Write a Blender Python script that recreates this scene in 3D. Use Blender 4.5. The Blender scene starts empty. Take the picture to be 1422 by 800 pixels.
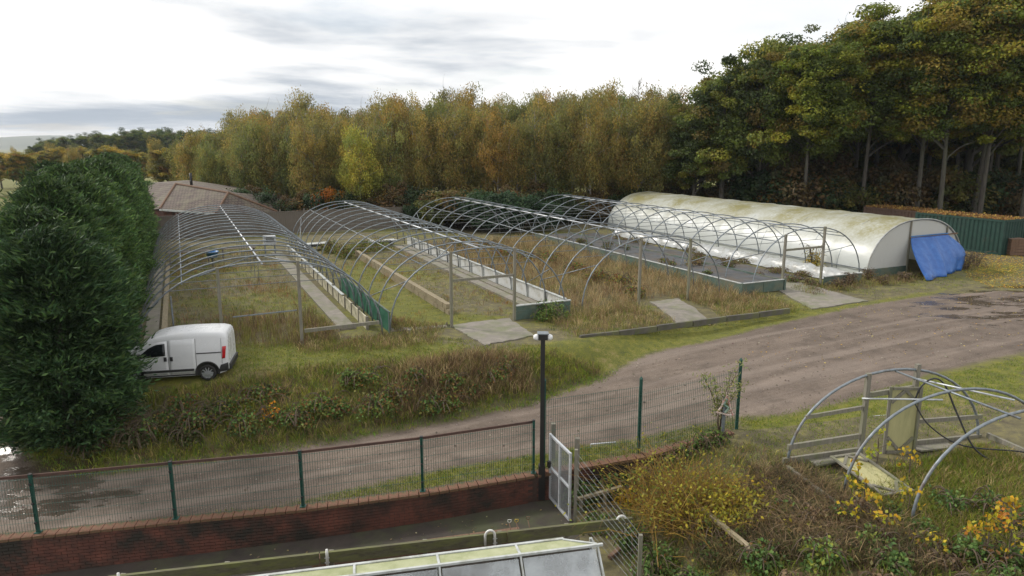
import bpy, math, random
import numpy as np
from mathutils import Vector, Matrix

rng = np.random.default_rng(11)
random.seed(11)
scene = bpy.context.scene
col = scene.collection

# ------------------------------------------------------------------ camera, world, sun, exposure
F, CH = 980.0, 7.0                       # focal length in photo pixels (1422 wide), camera height over the terrace
PITCH = math.atan(200 / F)
cam_d = bpy.data.cameras.new('camera'); cam = bpy.data.objects.new('camera', cam_d); col.objects.link(cam)
cam_d.sensor_width = 36; cam_d.lens = 36 * F / 1422; cam_d.clip_start = .1; cam_d.clip_end = 9000
cam.location = (0, 0, CH); cam.rotation_euler = (math.pi / 2 - PITCH, 0, 0)
scene.camera = cam

SUN_AZ, SUN_EL = math.radians(-64), math.radians(38)      # azimuth from +Y towards +X
w = bpy.data.worlds.new('World'); scene.world = w; w.use_nodes = True
nt = w.node_tree; N = nt.nodes; L = nt.links
bg = N['Background']; bg.inputs['Strength'].default_value = .1
sky = N.new('ShaderNodeTexSky'); sky.sky_type = 'NISHITA'; sky.sun_disc = False
sky.sun_elevation = SUN_EL; sky.sun_rotation = SUN_AZ; sky.dust_density = 2.0
def wmath(op, a, b=None, c=None):
    n = N.new('ShaderNodeMath'); n.operation = op
    for i, q in enumerate((a, b, c)):
        if q is None: continue
        if isinstance(q, (int, float)): n.inputs[i].default_value = q
        else: L.new(q, n.inputs[i])
    return n.outputs[0]
tc = N.new('ShaderNodeTexCoord')
sep = N.new('ShaderNodeSeparateXYZ'); L.new(tc.outputs['Generated'], sep.inputs[0])
den = wmath('ADD', wmath('MAXIMUM', sep.outputs[2], 0), .09)          # flat cloud deck seen in perspective
cx = wmath('DIVIDE', sep.outputs[0], den); cy = wmath('DIVIDE', sep.outputs[1], den)
comb = N.new('ShaderNodeCombineXYZ'); L.new(cx, comb.inputs[0]); L.new(cy, comb.inputs[1])
def wnoise(scale, detail, rough, loc=(0, 0, 0), dist=0.0, sc=(1, 1, 1)):
    mp = N.new('ShaderNodeMapping'); mp.inputs['Location'].default_value = loc; mp.inputs['Scale'].default_value = sc
    L.new(comb.outputs[0], mp.inputs[0])
    n = N.new('ShaderNodeTexNoise'); n.inputs['Scale'].default_value = scale; n.inputs['Detail'].default_value = detail
    n.inputs['Roughness'].default_value = rough; n.inputs['Distortion'].default_value = dist
    L.new(mp.outputs[0], n.inputs['Vector']); return n.outputs['Fac']
def wramp(src, p0, c0, p1, c1):
    r = N.new('ShaderNodeValToRGB'); r.color_ramp.elements[0].position = p0; r.color_ramp.elements[0].color = c0
    r.color_ramp.elements[1].position = p1; r.color_ramp.elements[1].color = c1
    r.color_ramp.interpolation = 'EASE'; L.new(src, r.inputs[0]); return r.outputs[0]
CLOUD_LOC = (32.1, -30.9, 0)
shade = wramp(wnoise(.26, 8, .55, CLOUD_LOC, .3, (1, 1, 1)), .36, (4.5, 5.2, 6.1, 1), .54, (13.2, 13.1, 12.9, 1))
cover = wramp(wnoise(.6, 6, .55, (7.7, 2.2, 0), .2), .36, (.75, .75, .75, 1), .5, (1, 1, 1, 1))
mx = N.new('ShaderNodeMixRGB'); L.new(cover, mx.inputs[0])
skm = N.new('ShaderNodeMixRGB'); skm.blend_type = 'MULTIPLY'; skm.inputs[0].default_value = 1
L.new(sky.outputs[0], skm.inputs[1]); skm.inputs[2].default_value = (1.6, 1.6, 1.6, 1)
L.new(skm.outputs[0], mx.inputs[1]); L.new(shade, mx.inputs[2])
L.new(mx.outputs[0], bg.inputs[0])

sun_d = bpy.data.lights.new('sun', 'SUN'); sun = bpy.data.objects.new('sun', sun_d); col.objects.link(sun)
sun_d.energy = 3.0; sun_d.angle = math.radians(8); sun_d.color = (1, .95, .87)
sdir = Vector((math.sin(SUN_AZ) * math.cos(SUN_EL), math.cos(SUN_AZ) * math.cos(SUN_EL), math.sin(SUN_EL)))
sun.rotation_euler = sdir.to_track_quat('Z', 'Y').to_euler(); sun.location = (-40, 30, 60)

vs = scene.view_settings; vs.view_transform = 'Standard'; vs.look = 'None'; vs.gamma = 1; vs.use_curve_mapping = False
vs.exposure = -0.12

# ------------------------------------------------------------------ photo pixel -> place
def ray(px, py):
    a = (px - 711) / F; b = -(py - 400) / F
    return np.array([a, math.cos(PITCH) + b * math.sin(PITCH), -math.sin(PITCH) + b * math.cos(PITCH)])
def P(px, py, z=0.0):                                     # point of that pixel at height z
    d = ray(px, py); t = (z - CH) / d[2]; return Vector((d[0] * t, d[1] * t, z))
def atY(px, py, Y):
    d = ray(px, py); t = Y / d[1]; return Vector((d[0] * t, Y, CH + d[2] * t))
TA = math.radians(25.08)                                  # the tunnels run this far left of the view
UX, VX = Vector((-math.sin(TA), math.cos(TA), 0)), Vector((math.cos(TA), math.sin(TA), 0))
def UV(u, v, z=0.0): return UX * u + VX * v + Vector((0, 0, z))
def toUV(p): return p[0] * UX[0] + p[1] * UX[1], p[0] * VX[0] + p[1] * VX[1]

# ------------------------------------------------------------------ ground heights
FX = [-60, -10.3, -7.5, -4.8, -2.1, .73, 3.2, 6.05, 14, 60]
FY = [5.5, 13.9, 14.35, 14.75, 15.25, 16.0, 16.5, 17.6, 19.0, 21]
ZX = [-60, -14, -4.8, .73, 3.2, 6, 10, 16, 24]
ZZ = [-1.5, -1.45, -1.2, -.95, -.75, -.5, -.3, -.1, 0]
def fence_y(x): return np.interp(x, FX, FY)
def track_z(x): return np.interp(x, ZX, ZZ)
def sst(t): t = np.clip(t, 0, 1); return t * t * (3 - 2 * t)
_toe = [P(px, py, float(zz)) for px, py, zz in ((130, 655, -1.36), (300, 637, -1.27), (500, 605, -1.1), (700, 565, -.95), (850, 520, -.75), (1000, 470, -.35), (1300, 400, 0))]
TX = [-60] + [p.x for p in _toe] + [80]; TY = [_toe[0].y - 2] + [p.y for p in _toe] + [_toe[-1].y + 5]
def toe_y(x): return np.interp(x, TX, TY)
def lump(x, y, a=1.0):
    return a * (.05 * np.sin(x * 1.3 + 1.7 * np.sin(y * .7)) * np.sin(y * 1.1 + x * .3) + .03 * np.sin(x * 3.1 + y * 1.9) * np.sin(y * 2.7 - x))
def ground_z(x, y):
    x = np.asarray(x, float); y = np.asarray(y, float)
    v = x * VX[0] + y * VX[1]
    zt = track_z(x); wid = np.interp(x, [-9, -3, 3, 12], [4.6, 2.6, 2.4, 6])
    t = sst((y - toe_y(x)) / wid)
    left = sst((v + 8.0) / 3.0)
    t = t * left + sst((y - 18) / 50) * (1 - left)
    z = zt * (1 - t)
    bank = np.exp(-((y - toe_y(x) - 1.3) / .95) ** 2) * np.clip((3.5 - x) / 4, 0, 1) * left
    z = z + lump(x, y) * (.25 + .9 * bank) + .22 * bank
    far = np.clip((np.hypot(x, y) - 130) / 900, 0, 1)
    return z - far * 10 * sst((-x + 60) / 200)
def lower_z(x, y):
    x = np.asarray(x, float); y = np.asarray(y, float)
    base = np.clip(-2.1 + (x + 8) * .057, -2.3, -1.55)
    k = sst((x - 1.8) / 3.7)
    return base * (1 - k) + track_z(x) * k + lump(x, y, .5) * sst((x - 1.5) / 2)
def gz(x, y):
    return float(ground_z(x, y)) if y >= fence_y(x) else float(lower_z(x, y))
def G(px, py, dz=0.0):                                     # where that pixel's line of sight meets the ground
    d = ray(px, py); t = 5.0; o = np.array([0, 0, CH])
    prev = t
    while t < 400:
        p = o + d * t
        if p[2] - dz <= gz(p[0], p[1]): break
        prev = t; t += .25
    a, b = prev, t
    for _ in range(14):
        m = (a + b) / 2; p = o + d * m
        if p[2] - dz <= gz(p[0], p[1]): b = m
        else: a = m
    p = o + d * b
    return Vector((p[0], p[1], gz(p[0], p[1])))
def inpoly(x, y, poly):
    x = np.asarray(x); y = np.asarray(y); c = np.zeros(x.shape, bool)
    for i in range(len(poly)):
        x0, y0 = poly[i][:2]; x1, y1 = poly[i - 1][:2]
        with np.errstate(divide='ignore', invalid='ignore'):
            c ^= ((y0 > y) != (y1 > y)) & (x < (x1 - x0) * (y - y0) / (y1 - y0 + 1e-12) + x0)
    return c
def polydist(x, y, poly):                                   # signed distance, positive inside
    x = np.asarray(x, float); y = np.asarray(y, float); d = np.full(x.shape, 1e9)
    for i in range(len(poly)):
        ax, ay = poly[i - 1][:2]; bx, by = poly[i][:2]
        ux, uy = bx - ax, by - ay; l2 = ux * ux + uy * uy + 1e-12
        t = np.clip(((x - ax) * ux + (y - ay) * uy) / l2, 0, 1)
        d = np.minimum(d, np.hypot(x - ax - t * ux, y - ay - t * uy))
    return np.where(inpoly(x, y, poly), d, -d)

# ------------------------------------------------------------------ materials
MATS = {}
def principled(name):
    m = bpy.data.materials.new(name); m.use_nodes = True; MATS[name] = m
    return m, m.node_tree.nodes, m.node_tree.links, m.node_tree.nodes['Principled BSDF']
def mnoise(n, l, scale, detail=4, rough=.6, coord='Object', sc=(1, 1, 1), dist=0, rot=0.0):
    t = n.new('ShaderNodeTexCoord'); mp = n.new('ShaderNodeMapping'); mp.inputs['Scale'].default_value = sc
    src = t.outputs[coord]
    if rot:
        m0 = n.new('ShaderNodeMapping'); m0.inputs['Rotation'].default_value = (0, 0, rot); l.new(src, m0.inputs[0]); src = m0.outputs[0]
    l.new(src, mp.inputs[0])
    q = n.new('ShaderNodeTexNoise'); q.inputs['Scale'].default_value = scale; q.inputs['Detail'].default_value = detail
    q.inputs['Roughness'].default_value = rough; q.inputs['Distortion'].default_value = dist
    l.new(mp.outputs[0], q.inputs['Vector']); return q.outputs['Fac']
def mramp(n, l, src, stops):
    r = n.new('ShaderNodeValToRGB'); e = r.color_ramp.elements
    while len(e) < len(stops): e.new(.5)
    for k, (p, c) in zip(e, stops): k.position = p; k.color = tuple(c) + (1,)
    l.new(src, r.inputs[0]); return r.outputs[0]
def mmix(n, l, fac, a, b, mode='MIX'):
    m = n.new('ShaderNodeMixRGB'); m.blend_type = mode
    for i, q in enumerate((fac, a, b)):
        if isinstance(q, (int, float)): m.inputs[i].default_value = q
        elif isinstance(q, tuple): m.inputs[i].default_value = q + (1,)
        else: l.new(q, m.inputs[i])
    return m.outputs[0]
def mmath(n, l, op, a, b=None):
    m = n.new('ShaderNodeMath'); m.operation = op
    for i, q in enumerate((a, b)):
        if q is None: continue
        if isinstance(q, (int, float)): m.inputs[i].default_value = q
        else: l.new(q, m.inputs[i])
    return m.outputs[0]
def bump(n, l, b, src, strength=.3, dist=.02):
    k = n.new('ShaderNodeBump'); k.inputs['Strength'].default_value = strength; k.inputs['Distance'].default_value = dist
    l.new(src, k.inputs['Height']); l.new(k.outputs[0], b.inputs['Normal'])
def mat(name, c1, c2=None, rough=.7, metal=0.0, scale=6, bmp=.15, sc=(1, 1, 1), stain=None, stain_scale=1.2, stain_at=.55, coord='Object', bdist=.01):
    m, n, l, b = principled(name)
    c2 = c2 or tuple(x * .75 for x in c1)
    f = mnoise(n, l, scale, 6, .65, coord, sc)
    c = mramp(n, l, f, [(.32, c1), (.68, c2)])
    if stain:
        s = mnoise(n, l, stain_scale, 5, .7, coord, sc)
        s = mramp(n, l, s, [(stain_at - .1, (0, 0, 0)), (stain_at + .12, (1, 1, 1))])
        c = mmix(n, l, s, c, stain)
    l.new(c, b.inputs['Base Color']); b.inputs['Metallic'].default_value = metal
    rr = mramp(n, l, f, [(.2, (max(rough - .12, .03),) * 3), (.8, (min(rough + .12, 1),) * 3)])
    l.new(rr, b.inputs['Roughness'])
    if bmp: bump(n, l, b, f, bmp, bdist)
    return m
GALV = mat('galvanised', (.27, .30, .325), (.17, .195, .215), .5, .5, 9, 0, (1, 1, 1), (.13, .095, .07), 2.2, .62)
GALV2 = mat('galvanised_bright', (.62, .64, .66), (.45, .47, .5), .45, .3, 9, 0)
WIRE = mat('dull_wire', (.23, .24, .24), (.16, .17, .17), .6, .4, 9, 0)
TIMBER = mat('grey_timber', (.25, .23, .19), (.15, .14, .11), .85, 0, 5, .3, (6, 6, .7), (.16, .17, .09), .8, .58)
TIMBER_X = mat('mossy_beam', (.13, .12, .075), (.07, .065, .04), .9, 0, 4, .35, (.8, 6, 6), (.14, .15, .05), 1.3, .52)
PLANK = mat('pale_plank', (.33, .27, .18), (.22, .18, .11), .85, 0, 5, .25, (6, .6, 6), (.2, .19, .1), .9, .6)
FENCEWOOD = mat('fence_wood', (.2, .172, .145), (.125, .105, .09), .9, 0, 3, .25, (7, 7, .5), (.12, .12, .08), .6, .62)
BROWNWOOD = mat('brown_wood', (.20, .12, .075), (.12, .07, .045), .85, 0, 3, .25, (6, 6, .5))
CREAM = mat('cream_board', (.62, .58, .44), (.5, .46, .34), .7, 0, 3, .15, (1, 1, 1), (.24, .23, .15), 1.6, .58)
WHITEPL2 = mat('white_lining', (.66, .67, .66), (.54, .55, .54), .35, 0, 2, .6, (1, 1, 1), (.4, .38, .3), 1.4, .64, bdist=.04)
WHITEPL = mat('white_plastic', (.46, .47, .46), (.33, .345, .34), .3, 0, 2, .8, (1, 1, 1), (.22, .2, .15), 1.4, .58, bdist=.04)
GREENBD = mat('green_board', (.085, .135, .11), (.06, .095, .08), .7, 0, 3, .15, (1, 1, 1), (.15, .15, .1), 1.1, .55)
NETTING = mat('green_netting', (.025, .15, .085), (.02, .11, .065), .8, 0, 12, .2)
CONC = mat('concrete', (.27, .24, .205), (.18, .165, .14), .9, 0, 3, .3, (1, 1, 1), (.16, .17, .09), .8, .56)
KERB = mat('dark_kerb', (.12, .11, .09), (.07, .065, .055), .9, 0, 4, .3, (1, 1, 1), (.14, .15, .05), 1.0, .6)
MEMB = mat('weed_membrane', (.09, .095, .105), (.055, .06, .065), .55, 0, 1.2, .5, (1, 1, 1), (.10, .075, .05), .7, .55, bdist=.05)
GREENST = mat('green_steel', (.012, .075, .055), (.01, .055, .04), .5, .0, 6, .05)
BLACKST = mat('black_steel', (.012, .012, .013), (.02, .018, .016), .5, 0, 6, .05)
RAILRED = mat('rail_red_brown', (.10, .05, .036), (.06, .034, .026), .8, 0, 4, .1)
BRICK = mat('red_brick', (.16, .056, .036), (.085, .034, .025), .9, 0, 1.6, .3, (1, 1, 1), (.028, .024, .018), 1.1, .5)
COPING = mat('terracotta_coping', (.2, .095, .055), (.13, .062, .04), .9, 0, 5, .35, (1, 1, 1), (.085, .08, .035), 1.5, .52, 'Generated')
MORTAR = mat('mortar', (.075, .045, .035), (.05, .032, .026), .95, 0, 9, .3)
YARD = mat('dark_yard', (.062, .048, .039), (.036, .03, .025), .85, 0, 1.5, .3, (1, 1, 1), (.06, .065, .03), .9, .55)
VANWHITE = mat('van_paint', (.66, .67, .68), (.62, .63, .64), .28, 0, 2, 0, (1, 1, 1), (.6, .6, .57), 1.2, .66)
BLACKPL = mat('black_plastic', (.02, .02, .021), (.03, .03, .03), .55, 0, 6, .05)
RUBBER = mat('rubber', (.018, .018, .018), (.03, .028, .026), .85, 0, 8, .1)
ALLOY = mat('wheel_silver', (.5, .52, .54), (.4, .42, .44), .35, .6, 9, 0)
GLASSDK = mat('dark_glass', (.01, .012, .014), (.012, .014, .016), .06, 0, 2, 0)
REDLAMP = mat('red_lamp', (.5, .012, .018), (.4, .01, .015), .2, 0, 4, 0)
WHITEGL = mat('white_lamp_glass', (.8, .8, .8), (.75, .76, .76), .25, 0, 3, 0)
TARP = mat('blue_tarp', (.02, .125, .42), (.013, .085, .32), .45, 0, 3, .6, (1, 1, 1), (.035, .16, .47), 2.5, .6, bdist=.03)
BLUEPL = mat('blue_plastic', (.03, .2, .5), (.03, .16, .42), .4, 0, 3, 0)
CONTGRN = mat('container_green', (.007, .045, .033), (.006, .033, .025), .6, 0, 2, .1, (1, 1, 1), (.06, .06, .04), 1.3, .66)
CONTBRN = mat('container_brown', (.14, .085, .06), (.1, .06, .045), .7, 0, 2, .1)
DOORYEL = mat('faded_door_panel', (.46, .43, .22), (.36, .34, .17), .75, 0, 1.6, .15, (4, 4, .6), (.25, .25, .12), 1.1, .6)
CREAMROOF = mat('algae_fibreglass', (.44, .45, .28), (.34, .36, .2), .5, 0, 1.8, .2, (1, 1, 1), (.22, .25, .1), 1.2, .55)
WHITEFR = mat('white_frame', (.52, .54, .53), (.4, .42, .41), .5, 0, 4, .1, (1, 1, 1), (.26, .26, .2), 2, .58)
WHITEPIPE = mat('white_pipe', (.75, .75, .72), (.66, .66, .62), .4, 0, 4, 0)
BARK = mat('grey_bark', (.10, .088, .074), (.05, .044, .038), .95, 0, 3, .6, (4, 4, .8), (.1, .11, .06), .5, .58, bdist=.03)
BIRCHBARK = mat('birch_bark', (.36, .34, .31), (.17, .155, .135), .9, 0, 3, .3, (1, 1, 3))
TWIG = mat('brown_twig', (.12, .085, .055), (.075, .055, .04), .9, 0, 5, 0)
LEAFLITTER = None
TILE_D, TN, TL, TB = principled('roof_tiles')
_t = TN.new('ShaderNodeTexCoord'); _br = TN.new('ShaderNodeTexBrick'); TL.new(_t.outputs['UV'], _br.inputs['Vector'])
_br.inputs['Scale'].default_value = 1; _br.inputs['Brick Width'].default_value = .3; _br.inputs['Row Height'].default_value = .27
_br.inputs['Mortar Size'].default_value = .025; _br.inputs['Color1'].default_value = (.15, .118, .098, 1); _br.inputs['Color2'].default_value = (.11, .085, .075, 1)
_br.inputs['Mortar'].default_value = (.05, .035, .03, 1)
_f = mnoise(TN, TL, .9, 6, .7); TL.new(mmix(TN, TL, mramp(TN, TL, _f, [(.45, (0, 0, 0)), (.7, (.6, .6, .6))]), _br.outputs[0], (.2, .19, .12)), TB.inputs['Base Color'])
TB.inputs['Roughness'].default_value = .9; bump(TN, TL, TB, _br.outputs['Fac'], -.6, .03)

# milky greenhouse film: lets some light through
def film(name, c, trans, rough, stain, samt, scale=.7):
    m, n, l, b = principled(name)
    f = mnoise(n, l, scale, 6, .65); g = mnoise(n, l, scale * 9, 5, .6)
    t = n.new('ShaderNodeAttribute'); t.attribute_name = 'Col'
    geo_c = mmix(n, l, mmath(n, l, 'MULTIPLY', t.outputs['Fac'], mramp(n, l, mmath(n, l, 'ADD', mmath(n, l, 'MULTIPLY', f, .6), mmath(n, l, 'MULTIPLY', g, .4)), [(.34, (.25,) * 3), (.56, (samt,) * 3)])), c, stain)
    l.new(geo_c, b.inputs['Base Color']); b.inputs['Roughness'].default_value = rough
    out = n['Material Output']; tr = n.new('ShaderNodeBsdfTranslucent'); l.new(geo_c, tr.inputs[0])
    mixs = n.new('ShaderNodeMixShader'); mixs.inputs[0].default_value = trans
    l.new(b.outputs[0], mixs.inputs[1]); l.new(tr.outputs[0], mixs.inputs[2]); l.new(mixs.outputs[0], out.inputs[0])
    bump(n, l, b, mnoise(n, l, 2.2, 3, .5, 'Object', (1, .4, 1)), .35, .05)
    return m
FILM = film('polythene', (.6, .63, .62), .16, .36, (.29, .265, .12), 1.0)
FILM_END = film('polythene_end', (.68, .69, .68), .3, .5, (.45, .42, .3), .4)
# greenhouse pane: milky, half see-through
GP, gn, gl, gb = principled('milky_pane')
gb.inputs['Base Color'].default_value = (.62, .66, .68, 1); gb.inputs['Roughness'].default_value = .25
_tr = gn.new('ShaderNodeBsdfTransparent'); _mx = gn.new('ShaderNodeMixShader')
gl.new(mramp(gn, gl, mnoise(gn, gl, 1.7, 5, .65), [(.3, (.15,) * 3), (.7, (.5,) * 3)]), _mx.inputs[0])
gl.new(_tr.outputs[0], _mx.inputs[1]); gl.new(gb.outputs[0], _mx.inputs[2]); gl.new(_mx.outputs[0], gn['Material Output'].inputs[0])

def leafmat(name, trans=.4, rough=.6, gain=1.75):
    m, n, l, b = principled(name)
    at = n.new('ShaderNodeAttribute'); at.attribute_name = 'Col'
    oi = n.new('ShaderNodeObjectInfo')
    c = mmix(n, l, 1.0, at.outputs['Color'], oi.outputs['Color'], 'MULTIPLY')
    c = mmix(n, l, 1.0, c, (gain, gain, gain), 'MULTIPLY')
    l.new(c, b.inputs['Base Color']); b.inputs['Roughness'].default_value = rough
    b.inputs['Specular IOR Level'].default_value = .25
    tr = n.new('ShaderNodeBsdfTranslucent'); l.new(c, tr.inputs[0])
    ms = n.new('ShaderNodeMixShader'); ms.inputs[0].default_value = trans
    l.new(b.outputs[0], ms.inputs[1]); l.new(tr.outputs[0], ms.inputs[2]); l.new(ms.outputs[0], n['Material Output'].inputs[0])
    return m
LEAF = leafmat('leaves'); NEEDLE = leafmat('needles', .2, .65, 1.2); BLADE = leafmat('grass_blades', .3, .7, 1.6)

# ground: masks say which surface lies where (R gravel, G green moss, B straw)
GM, n, l, b = principled('ground_surface')
at = n.new('ShaderNodeAttribute'); at.attribute_name = 'Mask'
sp = n.new('ShaderNodeSeparateColor'); l.new(at.outputs['Color'], sp.inputs[0])
big = mnoise(n, l, .55, 6, .65); mid = mnoise(n, l, 2.6, 6, .7); fine = mnoise(n, l, 24, 4, .7)
along = mnoise(n, l, 1.2, 6, .62, 'Object', (.2, 1.5, 1), 0, -.42); stones = mnoise(n, l, 60, 2, .6)
soil = mramp(n, l, mid, [(.3, (.075, .06, .038)), (.5, (.12, .105, .05)), (.7, (.20, .165, .085))])
moss = mramp(n, l, mmath(n, l, 'ADD', mmath(n, l, 'MULTIPLY', mid, .6), mmath(n, l, 'MULTIPLY', fine, .4)), [(.34, (.055, .065, .014)), (.5, (.12, .125, .014)), (.66, (.21, .19, .02))])
straw = mramp(n, l, fine, [(.3, (.13, .10, .045)), (.7, (.27, .21, .10))])
grav = mramp(n, l, mmath(n, l, 'ADD', mmath(n, l, 'MULTIPLY', along, .62), mmath(n, l, 'MULTIPLY', fine, .38)), [(.33, (.088, .064, .048)), (.52, (.148, .111, .085)), (.7, (.218, .17, .133))])
grav = mmix(n, l, mramp(n, l, stones, [(.58, (0,) * 3), (.66, (.6,) * 3)]), grav, (.3, .265, .23))
grav = mmix(n, l, mramp(n, l, mnoise(n, l, .8, 7, .72), [(.46, (0,) * 3), (.64, (.9,) * 3)]), grav, (.088, .066, .05))
rut = mnoise(n, l, 1.0, 3, .5, 'Object', (.05, 1.25, 1), 0, -.42)
grav = mmix(n, l, mramp(n, l, rut, [(.5, (0,) * 3), (.62, (.5,) * 3)]), grav, (.24, .192, .158))
def edge(maskout, amt=.55):
    s = mmath(n, l, 'ADD', maskout, mmath(n, l, 'MULTIPLY', mmath(n, l, 'SUBTRACT', mmath(n, l, 'ADD', mmath(n, l, 'MULTIPLY', mid, .6), mmath(n, l, 'MULTIPLY', fine, .4)), .5), amt * 2.6))
    return mramp(n, l, s, [(.38, (0,) * 3), (.62, (1,) * 3)])
gc = mmix(n, l, edge(sp.outputs[1]), soil, moss)
gc = mmix(n, l, edge(sp.outputs[2]), gc, straw)
gc = mmix(n, l, edge(sp.outputs[0], .6), gc, grav)
# wet hollows (alpha mask)
wet = mmath(n, l, 'ADD', at.outputs['Alpha'], mmath(n, l, 'MULTIPLY', mmath(n, l, 'SUBTRACT', mnoise(n, l, .9, 6, .62, 'Object', (.6, 1.3, 1)), .5), 2.2))
wetf = mramp(n, l, wet, [(.60, (0,) * 3), (.72, (1,) * 3)])
gc = mmix(n, l, mmath(n, l, 'MULTIPLY', wetf, .6), gc, (.055, .043, .034))
l.new(gc, b.inputs['Base Color'])
l.new(mramp(n, l, wetf, [(0, (.92,) * 3), (1, (.1,) * 3)]), b.inputs['Roughness'])
bump(n, l, b, mmath(n, l, 'ADD', mmath(n, l, 'MULTIPLY', fine, mmath(n, l, 'SUBTRACT', 1.0, wetf)), mid), .5, .05)

# ------------------------------------------------------------------ mesh helpers
class MB:
    def __init__(s): s.v = []; s.f = []; s.sm = False
    def box(s, c, d, rz=0.0, M=None):
        hx, hy, hz = d[0] / 2, d[1] / 2, d[2] / 2; k = len(s.v); cs, sn = math.cos(rz), math.sin(rz)
        for x, y, z in ((-hx, -hy, -hz), (hx, -hy, -hz), (hx, hy, -hz), (-hx, hy, -hz), (-hx, -hy, hz), (hx, -hy, hz), (hx, hy, hz), (-hx, hy, hz)):
            p = Vector((c[0] + x * cs - y * sn, c[1] + x * sn + y * cs, c[2] + z)); s.v.append(M @ p if M else p)
        for q in ((0, 3, 2, 1), (4, 5, 6, 7), (0, 1, 5, 4), (1, 2, 6, 5), (2, 3, 7, 6), (3, 0, 4, 7)): s.f.append([k + i for i in q])
        return s
    def bar(s, a, b, w, h, up=(0, 0, 1)):
        a = Vector(a); b = Vector(b); y = (b - a).normalized(); up = Vector(up)
        if abs(y.dot(up)) > .97: up = Vector((1, 0, 0))
        x = y.cross(up).normalized(); z = x.cross(y); k = len(s.v)
        for p in (a, b):
            for i, j in ((-1, -1), (1, -1), (1, 1), (-1, 1)): s.v.append(p + x * i * w / 2 + z * j * h / 2)
        for q in ((0, 1, 2, 3), (7, 6, 5, 4), (0, 4, 5, 1), (1, 5, 6, 2), (2, 6, 7, 3), (3, 7, 4, 0)): s.f.append([k + i for i in q])
        return s
    def tube(s, pts, r, n=6, cap=True):
        pts = [Vector(p) for p in pts]; k = len(s.v); m = len(pts); x = None
        for i, p in enumerate(pts):
            t = (pts[min(i + 1, m - 1)] - pts[max(i - 1, 0)]).normalized()
            if x is None:
                a = Vector((0, 0, 1)) if abs(t.z) < .9 else Vector((1, 0, 0)); x = t.cross(a).normalized()
            x = (x - t * x.dot(t)).normalized(); y = t.cross(x); rr = r[i] if isinstance(r, (list, tuple)) else r
            for j in range(n):
                q = 2 * math.pi * j / n; s.v.append(p + (x * math.cos(q) + y * math.sin(q)) * rr)
        for i in range(m - 1):
            for j in range(n):
                s.f.append([k + i * n + j, k + i * n + (j + 1) % n, k + (i + 1) * n + (j + 1) % n, k + (i + 1) * n + j])
        if cap: s.f.append([k + j for j in range(n)][::-1]); s.f.append([k + (m - 1) * n + j for j in range(n)])
        return s
    def grid(s, rows, close=False):
        k = len(s.v); R, C = len(rows), len(rows[0])
        for r in rows: s.v.extend(Vector(p) for p in r)
        for i in range(R - 1):
            for j in range(C - 1): s.f.append([k + i * C + j, k + i * C + j + 1, k + (i + 1) * C + j + 1, k + (i + 1) * C + j])
        return s
    def poly(s, pts):
        k = len(s.v); s.v.extend(Vector(p) for p in pts); s.f.append(list(range(k, k + len(pts)))); return s
    def prism(s, pts, dz):                                  # outline + its copy shifted by dz vector
        dz = Vector(dz); n_ = len(pts); k = len(s.v); s.v.extend(Vector(p) for p in pts); s.v.extend(Vector(p) + dz for p in pts)
        s.f.append([k + i for i in range(n_)][::-1]); s.f.append([k + n_ + i for i in range(n_)])
        for i in range(n_): j = (i + 1) % n_; s.f.append([k + i, k + j, k + n_ + j, k + n_ + i])
        return s
    def lathe(s, prof, n=16, c=(0, 0, 0), axis='z'):
        k = len(s.v)
        for r, h in prof:
            for j in range(n):
                q = 2 * math.pi * j / n; a, b_ = r * math.cos(q), r * math.sin(q)
                p = (a, b_, h) if axis == 'z' else ((h, a, b_) if axis == 'x' else (a, h, b_))
                s.v.append(Vector(p) + Vector(c))
        for i in range(len(prof) - 1):
            for j in range(n): s.f.append([k + i * n + j, k + i * n + (j + 1) % n, k + (i + 1) * n + (j + 1) % n, k + (i + 1) * n + j])
        return s
    def mesh(s, name, m, smooth=False):
        me = bpy.data.meshes.new(name); me.from_pydata([tuple(p) for p in s.v], [], s.f); me.materials.append(m)
        if smooth: me.polygons.foreach_set('use_smooth', [True] * len(me.polygons))
        me.update(); return me
    def obj(s, name, m, parent=None, smooth=False):
        return link(name, s.mesh(name, m, smooth), parent)
def link(name, me, parent=None, loc=None):
    o = bpy.data.objects.new(name, me); col.objects.link(o)
    if parent: o.parent = parent
    if loc is not None: o.location = loc
    return o
def tag(o, label=None, cat=None, group=None, kind=None):
    for k, q in (('label', label), ('category', cat), ('group', group), ('kind', kind)):
        if q: o[k] = q
    return o
def thing(name, label, cat, loc=(0, 0, 0), rz=0.0, group=None):
    o = link(name, None, None, loc); o.rotation_euler = (0, 0, rz); o.empty_display_size = .3
    return tag(o, label, cat, group)
def copy_tree(o, parent=None):
    c = o.copy(); col.objects.link(c)
    if parent: c.parent = parent
    for ch in [q for q in bpy.data.objects if q.parent == o]: copy_tree(ch, c)
    return c
def npmesh(name, verts, nv, colors, m):                     # verts (N*nv,3): N faces of nv corners each
    verts = np.ascontiguousarray(verts, np.float32); T = len(verts); nf = T // nv
    me = bpy.data.meshes.new(name); me.vertices.add(T); me.vertices.foreach_set('co', verts.ravel())
    me.loops.add(T); me.loops.foreach_set('vertex_index', np.arange(T, dtype=np.int32))
    me.polygons.add(nf); me.polygons.foreach_set('loop_start', np.arange(0, T, nv, dtype=np.int32))
    ca = me.attributes.new('Col', 'FLOAT_COLOR', 'POINT')
    c4 = np.ones((T, 4), np.float32); c4[:, :3] = np.repeat(colors, nv, axis=0); ca.data.foreach_set('color', c4.ravel())
    me.materials.append(m); me.update(); me.validate(); return me
def unit(a): return a / (np.linalg.norm(a, axis=1, keepdims=True) + 1e-9)
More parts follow.
